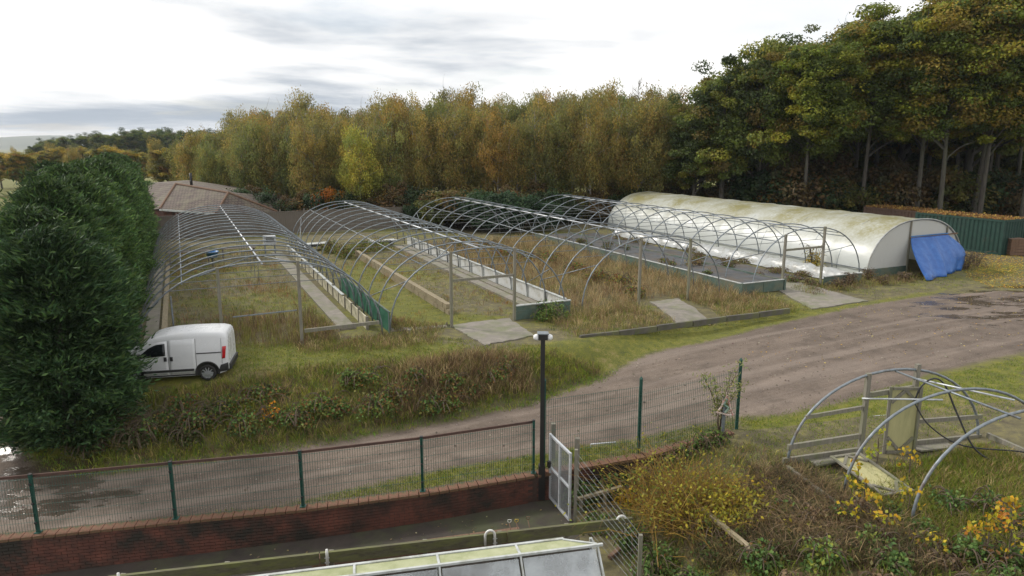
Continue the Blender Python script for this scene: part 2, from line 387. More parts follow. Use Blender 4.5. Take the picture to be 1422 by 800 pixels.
def cards(c, ln, wd, axis=None, spread=1.0):                # pointed leaf faces round the centres c
    n_ = len(c); a = rng.normal(size=(n_, 3))
    if axis is not None: a = axis + a * spread
    a = unit(a); b_ = unit(np.cross(a, rng.normal(size=(n_, 3))))
    ln = np.broadcast_to(ln, n_)[:, None]; wd = np.broadcast_to(wd, n_)[:, None]
    return np.stack([c - a * ln / 2, c + b_ * wd / 2 - a * ln * .08, c + a * ln / 2, c - b_ * wd / 2 - a * ln * .08], 1).reshape(-1, 3)
def facing(c, ln, wd, nrm, spread=.55):                        # leaf faces that look roughly along nrm
    n_ = len(c); nn = unit(nrm + rng.normal(size=(n_, 3)) * spread); a = unit(np.cross(nn, rng.normal(size=(n_, 3)))); b_ = np.cross(nn, a)
    ln = np.broadcast_to(ln, n_)[:, None]; wd = np.broadcast_to(wd, n_)[:, None]
    return np.stack([c - a * ln / 2, c + b_ * wd / 2 - a * ln * .08, c + a * ln / 2, c - b_ * wd / 2 - a * ln * .08], 1).reshape(-1, 3)
def blades(base, ln, wd, lean, up=1.0):                      # bent grass blades: one quad + tip as a kite
    n_ = len(base); d = rng.normal(size=(n_, 3)); d[:, 2] = 0; d = unit(d)
    ln = np.broadcast_to(ln, n_)[:, None]; wd = np.broadcast_to(wd, n_)[:, None]; lean = np.broadcast_to(lean, n_)[:, None]
    side = np.stack([-d[:, 1], d[:, 0], np.zeros(n_)], 1)
    th = rng.uniform(0, 6.28, n_); side = side * np.cos(th)[:, None] + d * np.sin(th)[:, None]
    z = np.array([0, 0, 1.0])
    mid_ = base + z * ln * .55 * up + d * ln * lean * .3
    tip = base + z * ln * up * (1 - .35 * lean) + d * ln * lean
    return np.stack([base - side * wd * .5, mid_ - side * wd * .45, tip, mid_ + side * wd * .45], 1).reshape(-1, 3)
def pick(cols, n_, jit=.18):
    cols = np.array(cols, float); c = cols[rng.integers(0, len(cols), n_)]
    return np.clip(c * (1 + rng.normal(size=(n_, 1)) * jit) * (1 + rng.normal(size=(n_, 3)) * jit * .3), .003, .9)
def scatter(poly, n_, keep=None):
    xs = [p[0] for p in poly]; ys = [p[1] for p in poly]
    x = rng.uniform(min(xs), max(xs), n_); y = rng.uniform(min(ys), max(ys), n_)
    k = inpoly(x, y, poly)
    if keep is not None: k &= keep(x, y)
    x, y = x[k], y[k]
    z = np.where(y >= fence_y(x), ground_z(x, y), lower_z(x, y))
    return np.stack([x, y, z], 1)
def pnoise(x, y, s=1.0, seed=0.0):
    x = np.asarray(x) * s + seed; y = np.asarray(y) * s + seed * 1.7
    return (np.sin(x * 1.1 + 1.3 * np.sin(y * .9)) + np.sin(y * 1.4 + 1.7 * np.sin(x * .6 + 2)) + .6 * np.sin(x * 2.7 + y * 2.1) + .5 * np.sin(y * 3.9 - x * 2.3)) / 3.1
def GP_(pts): return [G(*p) for p in pts]

# ------------------------------------------------------------------ ground, track, lower yard
TRACK = GP_([(2, 742), (120, 733), (243, 724), (340, 715), (450, 688), (590, 657), (740, 632), (890, 607), (1027, 577), (1090, 577), (1180, 556), (1290, 520), (1350, 505)]) \
    + [G(1421, 488), G(1421, 405), G(1380, 404), G(1280, 412), G(1180, 428), G(1080, 450), G(985, 474), G(905, 490), G(868, 508), G(820, 534), G(740, 560), G(640, 584), G(500, 607), G(300, 640), G(150, 660), G(60, 652), G(15, 620), G(5, 560), G(2, 480)]
# it goes on beyond the frame on both sides
i0 = 13
TRACK = TRACK[:i0] + [TRACK[i0], Vector((26, 24, 0)), Vector((60, 30, 0)), Vector((60, 45, 0)), Vector((34, 38, 0))] + TRACK[i0 + 1:] \
    + [Vector((-22, 40, 0)), Vector((-31, 60, 0)), Vector((-38, 62, 0)), Vector((-30, 30, 0)), Vector((-40, 12, 0)), Vector((-11.5, 13.9, 0))]
MOSS = [GP_([(690, 490), (800, 470), (1000, 447), (1100, 432), (1200, 420), (1300, 405), (1330, 395), (1290, 410), (1180, 430), (1080, 452), (985, 476), (905, 492), (850, 515), (720, 520)]),
        GP_([(1040, 585), (1100, 570), (1250, 535), (1360, 510), (1421, 495), (1421, 560), (1350, 600), (1200, 630), (1100, 640), (1040, 620)]),
        GP_([(320, 480), (540, 470), (640, 480), (620, 505), (480, 500), (400, 530), (320, 520)]),
        GP_([(8, 570), (50, 560), (130, 640), (60, 640), (15, 610)]),
        GP_([(470, 375), (510, 360), (620, 435), (700, 440), (640, 455), (550, 455)])]
WET = [(GP_([(1290, 412), (1421, 395), (1421, 445), (1330, 456), (1270, 440)]), .62), (GP_([(0, 636), (110, 655), (90, 700), (0, 705)]), .85), (GP_([(0, 690), (160, 690), (160, 735), (0, 745)]), .5), (GP_([(1050, 480), (1200, 450), (1290, 480), (1130, 530)]), .2)]
def masks(x, y):
    g = polydist(x, y, TRACK); R = np.clip(.5 + g / .9, 0, 1)
    Gm = np.full(x.shape, .42) + .25 * pnoise(x, y, .5)
    for m in MOSS: Gm = np.maximum(Gm, np.clip(.55 + polydist(x, y, m) / 1.6, 0, .95))
    B = np.clip(.22 + .3 * pnoise(x, y, .35, 4.0), 0, .8)
    A = np.full(x.shape, -.15) * 0 - .2
    for m, a in WET: A = np.maximum(A, np.where(polydist(x, y, m) > -1.5, a * np.clip(1 + polydist(x, y, m) / 1.5, 0, 1), -.2))
    farf = np.clip((np.hypot(x, y) - 70) / 30, 0, 1)
    Gm = Gm * (1 - farf) + .62 * farf; R = R * (1 - farf)
    return np.stack([R, Gm, np.clip(B, 0, 1), A], 1)
def sheet(xs, ts, low=False):
    X, T = np.meshgrid(xs, ts); Y = fence_y(X) + (-T if low else T)
    Z = lower_z(X, Y) if low else ground_z(X, Y)
    return X, Y, Z
def grid_faces(R, C, flip=False):
    i, j = np.meshgrid(np.arange(R - 1), np.arange(C - 1), indexing='ij'); a = (i * C + j).ravel()
    q = np.stack([a, a + 1, a + C + 1, a + C], 1); return q[:, ::-1] if flip else q
def mesh_from(name, V, faces, mk, m):
    used = np.unique(faces); re = np.full(len(V), -1); re[used] = np.arange(len(used)); faces = re[faces]; V = V[used]; mk = mk[used]
    me = bpy.data.meshes.new(name); me.vertices.add(len(V)); me.vertices.foreach_set('co', V.astype(np.float32).ravel())
    me.loops.add(faces.size); me.loops.foreach_set('vertex_index', faces.astype(np.int32).ravel())
    me.polygons.add(len(faces)); me.polygons.foreach_set('loop_start', np.arange(0, faces.size, 4, dtype=np.int32))
    ca = me.attributes.new('Mask', 'FLOAT_COLOR', 'POINT'); ca.data.foreach_set('color', mk.astype(np.float32).ravel())
    me.materials.append(m); me.update(); me.validate(); me.polygons.foreach_set('use_smooth', [True] * len(me.polygons))
    return me
xs = np.concatenate([-np.geomspace(3500, 28, 26), np.arange(-27.5, 46, .28), np.geomspace(47, 3500, 24)])
ts = np.concatenate([np.arange(0, 30, .28), np.arange(30.5, 62, .6), np.geomspace(63, 5000, 30)])
X, Y, Z = sheet(xs, ts); V = np.stack([X.ravel(), Y.ravel(), Z.ravel()], 1); mk = masks(V[:, 0], V[:, 1]); fc = grid_faces(*X.shape)
on = (mk[fc][:, :, 0].mean(1) > .5)
tag(link('ground', mesh_from('ground', V, fc[~on], mk, GM)), kind='structure')
tag(link('track', mesh_from('track', V, fc[on], mk, GM)), kind='structure')
xs2 = np.concatenate([-np.geomspace(60, 14, 10), np.arange(-13.5, 20, .3), np.geomspace(20.5, 80, 10)]); ts2 = np.concatenate([np.arange(0, 9, .3), np.geomspace(9.5, 60, 10)])
X, Y, Z = sheet(xs2, ts2, True); V = np.stack([X.ravel(), Y.ravel(), Z.ravel()], 1)
mk = masks(V[:, 0], V[:, 1]); mk[:, 0] = 0; mk[:, 1] = .35; fc = grid_faces(*X.shape, flip=True)
yard = (V[fc][:, :, 0].mean(1) < 1.6)
tag(link('garden_ground', mesh_from('garden_ground', V, fc[~yard], mk, GM)), kind='structure')
tag(link('yard', mesh_from('yard', V, fc[yard], mk, YARD)), kind='structure')

# ------------------------------------------------------------------ polytunnel frames
UF, UB = 25.2, 50.4
def hoop_pts(hw, h, n=25, y=0.0, ex=2.25):
    pts = []
    for i in range(n):
        a = math.pi * i / (n - 1); c, s_ = math.cos(a), math.sin(a)
        pts.append((-hw * math.copysign(abs(c) ** (2 / ex), c), y, .02 + (h - .02) * abs(s_) ** (2 / ex)))
    return pts
def hoop_z(x, hw, h, ex=2.25): return .02 + (h - .02) * (1 - abs(x / hw) ** ex) ** (1 / ex)
def tunnel(label, c, hw, h, nh, posts, head, head_z, uf=UF, ub=UB, bars=True, braces=True, postmat=None):
    t = thing('polytunnel_frame', label, 'polytunnel', UV(uf, c), TA, 'bare polytunnel frames on the terrace')
    ln = ub - uf; step = ln / (nh - 1); R = .031
    me = MB().tube(hoop_pts(hw, h), R, 6).mesh('hoop', GALV, True)
    cb = MB(); zc = 2.0; xc = hw * (1 - ((zc) / h) ** 2.25) ** (1 / 2.25)
    cb.tube([(-xc, 0, zc), (xc, 0, zc)], .014, 4); cb = cb.mesh('crop_bar', WIRE)
    hg = MB().tube([(0, 0, zc), (0, 0, h)], .010, 4).mesh('hanger', WIRE)
    for i in range(nh):
        y = i * step; hp = link('hoop', me, t, (0, y, 0))
        hp.rotation_euler = (random.gauss(0, .014), random.gauss(0, .006), random.gauss(0, .01))
        if bars and i > 0:
            link('crop_bar', cb, t, (0, y + .035, 0)); link('hanger', hg, t, (0, y + .035, -.0))
    MB().tube([(0, -.02, h - .065), (0, ln, h - .065)], .034, 6).obj('ridge_pole', GALV2, t, True)
    for sx in (-1, 1):
        x = sx * hw * .62
        MB().tube([(x, 0, hoop_z(x, hw, h) - .06), (x, ln, hoop_z(x, hw, h) - .06)], .022, 5).obj('purlin', GALV, t, True)
        if braces:
            for (ya, yb) in ((.03, step * 2.0), (ln - .03, ln - step * 2)):
                MB().tube([(sx * hw * .99, yb, .7), (sx * hw * .80, ya, hoop_z(hw * .80, hw, h) - .06)], .02, 5).obj('brace', GALV, t, True)
            MB().tube([(sx * hw * .5, .02, hoop_z(hw * .5, hw, h) - .05), (0, step * 1.6, h - .09)], .02, 5).obj('brace', GALV, t, True)
    pm = postmat or TIMBER
    for v_ in posts:
        x = v_ - c; z1 = hoop_z(x, hw, h) + .06
        MB().bar((x, -.10, -.05), (x + .02, -.09, z1), .1, .1, (0, 1, 0)).obj('door_post', pm, t)
    if head:
        x0, x1 = posts[0] - c, posts[1] - c
        MB().bar((x0 + .05, -.10, head_z), (x1 - .05, -.10, head_z + .02), .07, .1).obj('door_header', pm, t)
    return t
t1 = tunnel('bare steel polytunnel frame beside the conifer hedge, over rough grass and a blue tub', 2.35, 4.1, 3.05, 18, (.9, 3.5), False, 2.0)
t2 = tunnel('bare steel polytunnel frame holding the long white plastic lined bed', 10.5, 3.78, 3.05, 15, (9.15, 11.85), True, 1.85)
t3 = tunnel('bare steel polytunnel frame over tall straw grass and red brambles, two leaning door posts', 18.8, 3.75, 3.05, 14, (17.9, 20.6), False, 1.9)
t4 = tunnel('bare steel polytunnel frame standing closest alongside the covered white polytunnel', 28.2, 3.7, 2.95, 15, (26.35, 28.95), True, 1.95)
# T1: steel door posts carry a low rail at each side of the doorway
MB().bar((1.25, -.12, .5), (3.95, -.1, .52), .1, .12).obj('end_rail', TIMBER, t1)
MB().bar((-4.05, -.12, .48), (-2.3, -.1, .5), .08, .08).obj('end_rail', TIMBER, t1)
MB().tube([(-2.9, .05, 0), (-2.9, .05, 2.1)], .03, 5).obj('end_stay', GALV, t1)
MB().bar((-1.05, .3, 1.15), (1.1, .3, 1.18), .03, .04).obj('end_rail', GALV, t1)

def lbox(name, m, u0, u1, v0, v1, z0, z1, parent=None):      # a box in tunnel directions; world placed or child of a tunnel-aligned empty
    b = MB(); b.box(((v1 - v0) / 2, (u1 - u0) / 2, (z1 - z0) / 2), (v1 - v0, u1 - u0, z1 - z0))
    o = b.obj(name, m, parent)
    if parent: 
        q = parent['uv']; o.location = (v0 - q[1], u0 - q[0], z0)
    else: o.location = UV(u0, v0, z0); o.rotation_euler = (0, 0, TA)
    return o
def bed(name, label, cat, u, v):
    t = thing(name, label, cat, UV(u, v), TA); t['uv'] = (u, v); return t

# T1 cream panelled wall, with green netting boards outside it
w1 = bed('panelled_bed_wall', 'low wall of stained cream panels between dark posts beside green netting', 'bed wall', 26.0, 6.1)
u = 26.2; k = 0
while u < 47.5:
    lbox('cream_panel', CREAM, u + .06, u + 1.24, 6.08 + .012 * (k % 3), 6.12 + .012 * (k % 3), .0, .5 - .02 * (k % 2), w1)
    lbox('post', TIMBER, u - .05, u + .05, 6.06, 6.16, -.05, .52 + .1 * (k % 4 == 1), w1)
    u += 1.3; k += 1
lbox('top_rail', WHITEFR, 30.5, 47.5, 6.03, 6.16, .525, .555, w1)
nt_ = bed('netting_board', 'dark green netting board leaning along the tunnel side by the cream panels', 'netting', 25.3, 6.75)
u = 25.3
while u < 34:
    lbox('net_panel', NETTING, u + .02, u + 1.43, 6.74, 6.77, .0, .78, nt_); lbox('post', GALV, u - .02, u + .02, 6.71, 6.735, -.05, .86, nt_); u += 1.45
lbox('top_rail', GREENBD, 25.25, 34.0, 6.72, 6.79, .785, .83, nt_)
tag(lbox('concrete_strip', CONC, 26.5, 48, 5.1, 5.75, -.05, .07), 'concrete walkway strip along the foot of the cream panelled wall', 'path')
tag(lbox('concrete_strip', CONC, 25.6, 48, -1.62, -1.16, -.05, .06), 'narrow concrete strip beside the hedge inside the frame', 'path')
tag(lbox('edging_board', PLANK, 25.6, 46, -1.06, -.86, -.05, .13), 'long mossy yellowish timber edging board next to the narrow concrete strip', 'edging')

# T2 bed: white plastic lined outer wall, concrete strip, end boards
b2 = bed('plastic_lined_bed', 'long raised bed lined with crinkled white plastic sheet', 'raised bed', 25.2, 14.3)
u = 25.35; k = 0
while u < 48:
    lbox('plastic_panel', WHITEPL2, u + .03, u + 1.72, 14.30 + .015 * (k % 2), 14.34 + .015 * (k % 2), .02, .58, b2)
    lbox('post', WHITEFR, u - .03, u + .03, 14.24, 14.3, -.05, .6, b2); u += 1.75; k += 1
lbox('top_rail', WHITEFR, 25.3, 48.2, 14.26, 14.4, .605, .64, b2)
lbox('bed_floor', CONC, 25.4, 48, 13.85, 14.2, -.05, .05, b2)
lbox('end_board', GREENBD, 25.1, 25.16, 11.95, 14.45, .0, .36, b2); lbox('end_board', GREENBD, 25.09, 25.15, 11.95, 14.45, .375, .56, b2)
lbox('end_rail', WHITEFR, 25.06, 25.2, 11.92, 14.46, .57, .61, b2)
tag(lbox('concrete_strip', CONC, 26, 48, 13.15, 13.62, -.05, .1), 'concrete kerb strip along the white plastic lined bed', 'path')
# block wall in T2
bw = bed('block_wall', 'low run of pale concrete blocks down the middle of the frame, ending at the door post', 'block wall', 27.3, 9.85)
bme = MB().box((0, 0, 0), (.24, .43, .2)).mesh('block', PLANK)
for i in range(38):
    for j in range(2):
        y = i * .445 + (j % 2) * .22; o = link('block', bme, bw, (random.gauss(0, .008), y, .1 + j * .207)); o.rotation_euler[2] = random.gauss(0, .012)

# bed between T3 and T4
b3 = bed('green_bed', 'raised bed with green boarded sides and a dark weed sheet on top', 'raised bed', 25.0, 23.7)
u = 25.05
k = 0
while u < 46:
    lbox('side_board', GREENBD, u + .015, u + 2.38, 23.7 + .01 * (k % 2), 23.75 + .01 * (k % 2), 0, .5, b3); u += 2.4; k += 1
for i in range(2): lbox('end_board', GREENBD, 25.0 - .01 * i, 25.045 - .01 * i, 23.78 + i * 1.28, 25.04 + i * 1.28, 0, .5, b3)
lbox('post', GREENBD, 24.95, 25.07, 23.66, 23.765, -.02, .535, b3); lbox('post', GREENBD, 24.95, 25.07, 26.36, 26.46, -.02, .535, b3)
lbox('side_board', GREENBD, 25.1, 46, 26.36, 26.42, 0, .5, b3)
lbox('rail', WHITEFR, 25.1, 46, 23.68, 23.79, .505, .54, b3); lbox('rail', WHITEFR, 24.97, 25.06, 23.8, 26.34, .515, .55, b3)
rows = []
for i in range(60):
    r = []
    for j in range(12):
        y = .08 + i * .35; x = .1 + j * .235
        r.append((x, y, .44 + .05 * pnoise(x, y, 1.6) + .04 * pnoise(x, y, 4, 2)))
    rows.append(r)
MB().grid(rows).obj('weed_sheet', MEMB, b3, True)
rows = [[tuple(UV(26.5 + i * .4, 26.6 + j * .3, .06 + .045 * float(pnoise(i * .4, j * .3, 1.8)) + .02 * math.sin(i * 2.1 + j))) for j in range(11)] for i in range(54)]
o = MB().grid(rows).obj('weed_sheet', MEMB, None, True); tag(o, 'wrinkled dark weed sheet spread on the ground beside the green bed', 'ground sheet')
# plastic along T4/T5
rows = []
for i in range(90):
    u = 25.3 + i * .24; cr = [0, .06, .28, .46, .5, .42, .1, .03]; vv = [30.3, 30.55, 30.75, 30.85, 31.1, 31.3, 31.4, 31.65]
    rows.append([UV(u + random.gauss(0, .04), vv[j] + random.gauss(0, .045), max(.02, cr[j] * (1 + .12 * math.sin(i * .9 + j)) + random.gauss(0, .028)) + .02) for j in range(8)])
o = MB().grid(rows).obj('plastic_sheet', WHITEPL, None, True); tag(o, 'crumpled white plastic sheet lying along the base of the covered polytunnel', 'plastic sheet')
b4 = bed('end_boards', 'weathered green end boards with a pale top rail by the covered polytunnel', 'boards', 25.0, 29.1)
for i in range(2): lbox('end_board', GREENBD, 25.0, 25.05, 29.1 + i * 1.36, 30.44 + i * 1.36, 0, .42, b4)
lbox('rail', WHITEFR, 24.97, 25.08, 29.08, 31.85, .425, .46, b4)

# concrete aprons and edging
def slab(label, pts, z=.045, m=CONC):
    a, b_, c, d = [UV(*q) for q in pts]; rows = []; n_ = 14
    for i in range(n_ + 1):
        r = []
        for j in range(n_ + 1):
            s_, t_ = i / n_, j / n_; p = a.lerp(b_, s_).lerp(d.lerp(c, s_), t_)
            if i in (0, n_) or j in (0, n_): p = p + Vector((random.gauss(0, .03), random.gauss(0, .03), 0))
            r.append((p.x, p.y, gz(p.x, p.y) + z))
        rows.append(r)
    o = MB().grid(rows).obj('concrete_apron', m); md = o.modifiers.new('s', 'SOLIDIFY'); md.thickness = .12; md.offset = 1 if o.data.polygons[0].normal.z < 0 else -1
    return tag(o, label, 'concrete slab')
slab('pale concrete apron outside the doorway of the frame with the white lined bed', [(25.3, 9.2), (25.4, 11.75), (22.6, 11.5), (22.2, 9.3)])
slab('worn concrete apron between the straw grass and the dark kerb', [(25.5, 18.8), (25.5, 20.3), (21.95, 19.4), (21.95, 17.7)])
slab('mud stained concrete apron at the doorway beside the green bed end', [(26.5, 26.7), (26.5, 28.6), (21.7, 28.2), (21.9, 24.9)])
slab('narrow concrete sill across the front of the frame with the block wall', [(25.95, 6.9), (25.5, 9.1), (25.1, 9.1), (25.45, 6.8)], .02)
kt = thing('timber_edging', 'dark weathered edging laid along the mossy strip', 'edging', UV(21.7, 12.9, 0), TA)
for i in range(6): 
    o = MB().box((.85, 0, 0), (1.69, .12, .22)).obj('edging_length', KERB, kt); o.location = (i * 1.72, -.02 * i + random.gauss(0, .012), .0 + random.gauss(0, .012)); o.rotation_euler = (0, random.gauss(0, .006), random.gauss(0, .006))

# loose things under the frames
tub = thing('blue_tub', 'blue plastic tub standing on a post under the frame', 'tub', UV(43.5, 1.4, 0))
MB().lathe([(0, .62), (.26, .62), (.34, .95), (.36, .95), (.36, .98), (.32, .98), (.25, .66), (0, .66)], 16).obj('bowl', BLUEPL, tub, True); MB().bar((0, 0, 0), (0, 0, .62), .1, .1).obj('stand', TIMBER, tub)
hb = thing('heater_box', 'grey metal heater box on legs at the end of the cream panelled wall', 'heater', UV(47.6, 5.0, 0), TA)
MB().box((0, 0, .95), (.75, .6, .5)).obj('case', GALV2, hb); MB().box((0, -.31, .98), (.5, .02, .3)).obj('grille', WIRE, hb)
for x in (-.3, .3):
    for y in (-.22, .22): MB().bar((x, y, 0), (x, y, .7), .05, .05).obj('leg', GALV, hb)
for nm, (u_, v_), n_ in (('stack of pale corrugated sheets beside the board fence', (48.3, 7.9), 5), ('stack of pale corrugated sheets at the far end of the plastic lined bed', (48.2, 12.6), 4)):
    st = thing('sheet_stack', nm, 'sheets', UV(u_, v_, 0), TA + .15)
    MB().bar((-.6, -.3, .12), (-.6, .3, .12), .12, .24).obj('bearer', TIMBER, st); MB().bar((.6, -.3, .12), (.6, .3, .12), .12, .24).obj('bearer', TIMBER, st)
    for i in range(n_):
        r = [[(-.95 + j * .076, y, .27 + i * .045 + (.014 if j % 2 else -.002)) for j in range(26)] for y in (-.45, .45)]
        o = MB().grid(r).obj('sheet', WHITEFR, st); o.rotation_euler[2] = random.gauss(0, .06)
# dark staging bench in T1
for i, (u_, v_, w_) in enumerate(((46.0, .2, 2.3), (46.4, 3.0, 2.0))):
    bt = thing('staging_bench', ('dark slatted staging bench at the hedge side of the frame', 'dark slatted staging bench next to the heater box')[i], 'bench', UV(u_, v_, 0), TA)
    for j in range(6): MB().box((0, -.4 + j * .16, .72), (w_, .12, .03)).obj('slat', FENCEWOOD, bt)
    for x in (-w_ / 2 + .1, w_ / 2 - .1):
        for y in (-.38, .38): MB().bar((x, y, 0), (x, y, .7), .06, .06).obj('leg', FENCEWOOD, bt)

# ------------------------------------------------------------------ covered polytunnel
cT, hwT, hT, lT = 36.8, 3.9, 2.95, UB + .6 - 25.6
t5 = thing('covered_polytunnel', 'long polytunnel covered in white polythene stained green along the top', 'polytunnel', UV(25.6, cT), TA)
prof = hoop_pts(hwT, hT, 41)
rows, cols_ = [], []
nb = 13; per = 6
for i in range(nb * per + 1):
    y = lT * i / (nb * per); ph = (i % per) / per; sag = .02 * math.sin(math.pi * ph) ** .8
    r = []
    for (x, _, z) in prof:
        q = math.hypot(x / hwT, z / hT) + 1e-6; k = 1 - sag * (.4 + .6 * z / hT) / 1.0 * .6 + .004 * math.sin(i * 1.7 + x * 3)
        r.append((x * k, y, max(z, .0) * k)); cols_.append((min(1, max(0, (z / hT - .42) * 2.0)) * (.75 + .25 * math.sin(i * .37))) + .12 + .2 * max(0, math.sin(x * 5 + i * .8)) * (z / hT))
    rows.append(r)
cov = MB().grid(rows).obj('cover', FILM, t5, True)
ca = cov.data.attributes.new('Col', 'FLOAT_COLOR', 'POINT'); ca.data.foreach_set('color', np.repeat(np.clip(np.array(cols_, np.float32), 0, 1), 4))
hm = MB().tube(hoop_pts(hwT - .03, hT - .03), .03, 6).mesh('hoop', GALV, True)
for i in range(nb + 1): link('hoop', hm, t5, (0, lT * i / nb, 0))
MB().tube(hoop_pts(hwT + .012, hT + .012, 33, -.03), .035, 6).obj('end_hem', WHITEPL, t5, True)
# end wall in three pieces round the doorway
dx0, dx1, dz = -.75, 2.35, 1.95
def endpiece(x0, x1, zb, name='end_sheet'):
    n_ = 10; r0, r1 = [], []
    for i in range(n_ + 1):
        x = x0 + (x1 - x0) * i / n_; zt_ = hoop_z(x, hwT - .02, hT - .02) if abs(x) < hwT - .02 else .02
        rr = [(x, .02 + .015 * math.sin(i * 2.3 + j), zb + (max(zt_, zb + .01) - zb) * j / 6) for j in range(7)]; r0.append(rr)
    o = MB().grid(r0).obj(name, FILM_END, t5, True); a = o.data.attributes.new('Col', 'FLOAT_COLOR', 'POINT'); a.data.foreach_set('color', np.full(len(o.data.vertices) * 4, .35, np.float32))
endpiece(-hwT + .02, dx0, .42); endpiece(dx0, dx1, dz); endpiece(dx1, hwT - .02, .42)
lb = MB().box(((-hwT + dx0) / 2, .0, .21), (hwT + dx0 - .05, .05, .42)).obj('base_board', GREENBD, t5)
MB().box(((hwT + dx1) / 2, .0, .21), (hwT - dx1 - .05, .05, .42)).obj('base_board', GREENBD, t5)
for x in (dx0, dx1): MB().bar((x, -.03, 0), (x, -.03, hoop_z(x, hwT, hT)), .07, .07, (0, 1, 0)).obj('door_post', TIMBER, t5)
MB().bar((dx0 - .05, -.07, dz), (dx1 + .9, -.06, dz + .06), .05, .06).obj('door_header', BROWNWOOD, t5)
MB().tube([(-hwT - .05, 0, .42), (-hwT - .05, lT, .42)], .03, 5).obj('base_rail', GALV, t5, True)
# blue tarpaulin hung from the header, blown to one side
tp = thing('blue_tarpaulin', 'blue tarpaulin hanging across the doorway of the covered polytunnel', 'tarpaulin', UV(25.6, cT + dx0, 0), TA)
rows = []
for i in range(19):
    t = i / 18; r = []
    for j in range(23):
        s_ = j / 22
        bx, by = -1.15 + s_ * 4.75, -2.1 + 1.35 * s_                 # where the hem lies on the ground
        e_ = t ** 1.15; x = s_ * 3.1 * (1 - e_) + bx * e_; y = -.1 * (1 - e_) + by * e_ ** 1.3
        z = max(.02, dz * (1 - t) ** .92 + .02)
        bul = math.sin(math.pi * min(t, 1)); x += .8 * s_ ** 3 * bul; y -= .35 * bul * (s_ * (1 - s_) * 2 + .5 * s_ ** 2)
        fold = .05 * math.sin(s_ * 21 + t * 2.5) + .035 * math.sin(s_ * 43 - t * 5) - .2 * math.exp(-((s_ - .52 + .08 * t) / .05) ** 2)
        y += fold * (.15 + t); z = max(.015, z + .25 * fold * bul)
        r.append((x, y, z))
    rows.append(r)
o = MB().grid(rows).obj('sheet', TARP, tp, True); o.modifiers.new('s', 'SOLIDIFY').thickness = .012
MB().bar((0, -.1, dz + .09), (3.1, -.1, dz + .11), .03, .05).obj('batten', BLUEPL, tp)
# things stored inside
st = thing('staging_bench', 'rough timber bench standing inside the covered polytunnel doorway', 'bench', UV(28.2, cT + .7, 0), TA + .3)
for j in range(4): MB().box((0, -.3 + j * .2, .7), (1.6, .17, .03)).obj('slat', BROWNWOOD, st)
for x in (-.7, .7):
    for y in (-.28, .28): MB().bar((x, y, 0), (x, y, .68), .06, .06).obj('leg', BROWNWOOD, st)

# ------------------------------------------------------------------ containers and boxes by the trees
def container(name, label, p, rz, ln, wd, ht, m, z0=0.0):
    t = thing(name, label, 'container', p, rz)
    def corr(length, h):
        pts = []; x = .08; pat = ((.0, 0), (.07, 0), (.035, .036), (.07, .036), (.035, 0))
        while x < length - .12:
            for dx, d in ((0, 0), (.10, 0), (.14, .045), (.24, .045), (.28, 0)): pts.append((min(x + dx, length - .08), d))
            x += .28
        return [[(a, d, .14) for a, d in pts], [(a, d, h - .12) for a, d in pts]]
    for sgn, y in ((1, 0), (-1, wd)):
        r = [[(a, y + sgn * d, z) for a, d, z in rr] for rr in corr(ln, ht)]; MB().grid(r).obj('side_wall', m, t)
    for x, sgn in ((0, 1), (ln, -1)):
        r = [[(x + sgn * d, a, z) for a, d, z in rr] for rr in corr(wd, ht)]; MB().grid(r).obj('end_wall', m, t)
    for x in (.05, ln - .05):
        for y in (.05, wd - .05): MB().box((x, y, ht / 2), (.12, .12, ht)).obj('corner_post', m, t)
    for z in (.07, ht - .06):
        for y in (.03, wd - .03): MB().bar((.12, y, z), (ln - .12, y, z), .1, .13).obj('rail', m, t)
        for x in (.03, ln - .03): MB().bar((x, .12, z), (x, wd - .12, z), .1, .13).obj('rail', m, t)
    MB().box((ln / 2, wd / 2, ht - .02), (ln - .1, wd - .1, .03)).obj('roof', m, t)
    n_ = 2600; c = np.stack([rng.uniform(.03, ln - .03, n_), rng.uniform(.0, wd, n_), ht + .02 + np.abs(rng.normal(0, .04, n_))], 1)
    me = npmesh('leaf_litter', cards(c, .14, .10), 4, pick([(.22, .12, .04), (.16, .08, .03), (.28, .19, .05), (.10, .06, .03)], n_), LEAF)
    o = link('leaf_litter', me, t); o['kind'] = 'stuff'
    return t
pr = P(1389, 355); pl = P(1285, 341)
dirc = (pr - pl).normalized()
container('shipping_container', 'dark green ribbed shipping container with fallen leaves on its roof', pr - dirc * 6.05, math.atan2(dirc.y, dirc.x), 6.05, 2.4, 2.25, CONTGRN)
q = pr - dirc * 7.2 + Vector((1.0, 3.8, 0)) 
container('storage_container', 'brown container roofed with rusty leaves behind the green container', pr - dirc * 9.4 + Vector((.9, 3.4, 0)), math.atan2(dirc.y, dirc.x), 5.0, 2.3, 2.1, CONTBRN)
pb = P(1392, 352)
pf = thing('plank_screen', 'brown plank screen standing behind the timber crate', 'screen', pb + Vector((.8, 2.4, 0)), -.12)
for i in range(26): MB().box((i * .155, .0 + .008 * (i % 2), .92), (.145, .025, 1.84 + random.gauss(0, .02))).obj('plank', BROWNWOOD, pf)
for z in (.35, 1.4): MB().box((1.95, .045, z), (4.0, .05, .09)).obj('rail', BROWNWOOD, pf)
cr = thing('timber_crate', 'weathered brown timber crate beside the green container', 'crate', P(1408, 354), -.1)
for zz in range(5):
    for y in (-.45, .45): MB().box((0, y, .13 + zz * .2), (1.0, .025, .18)).obj('board', BROWNWOOD, cr)
    for x in (-.5, .5): MB().box((x, 0, .13 + zz * .2), (.025, .86, .18)).obj('board', BROWNWOOD, cr)
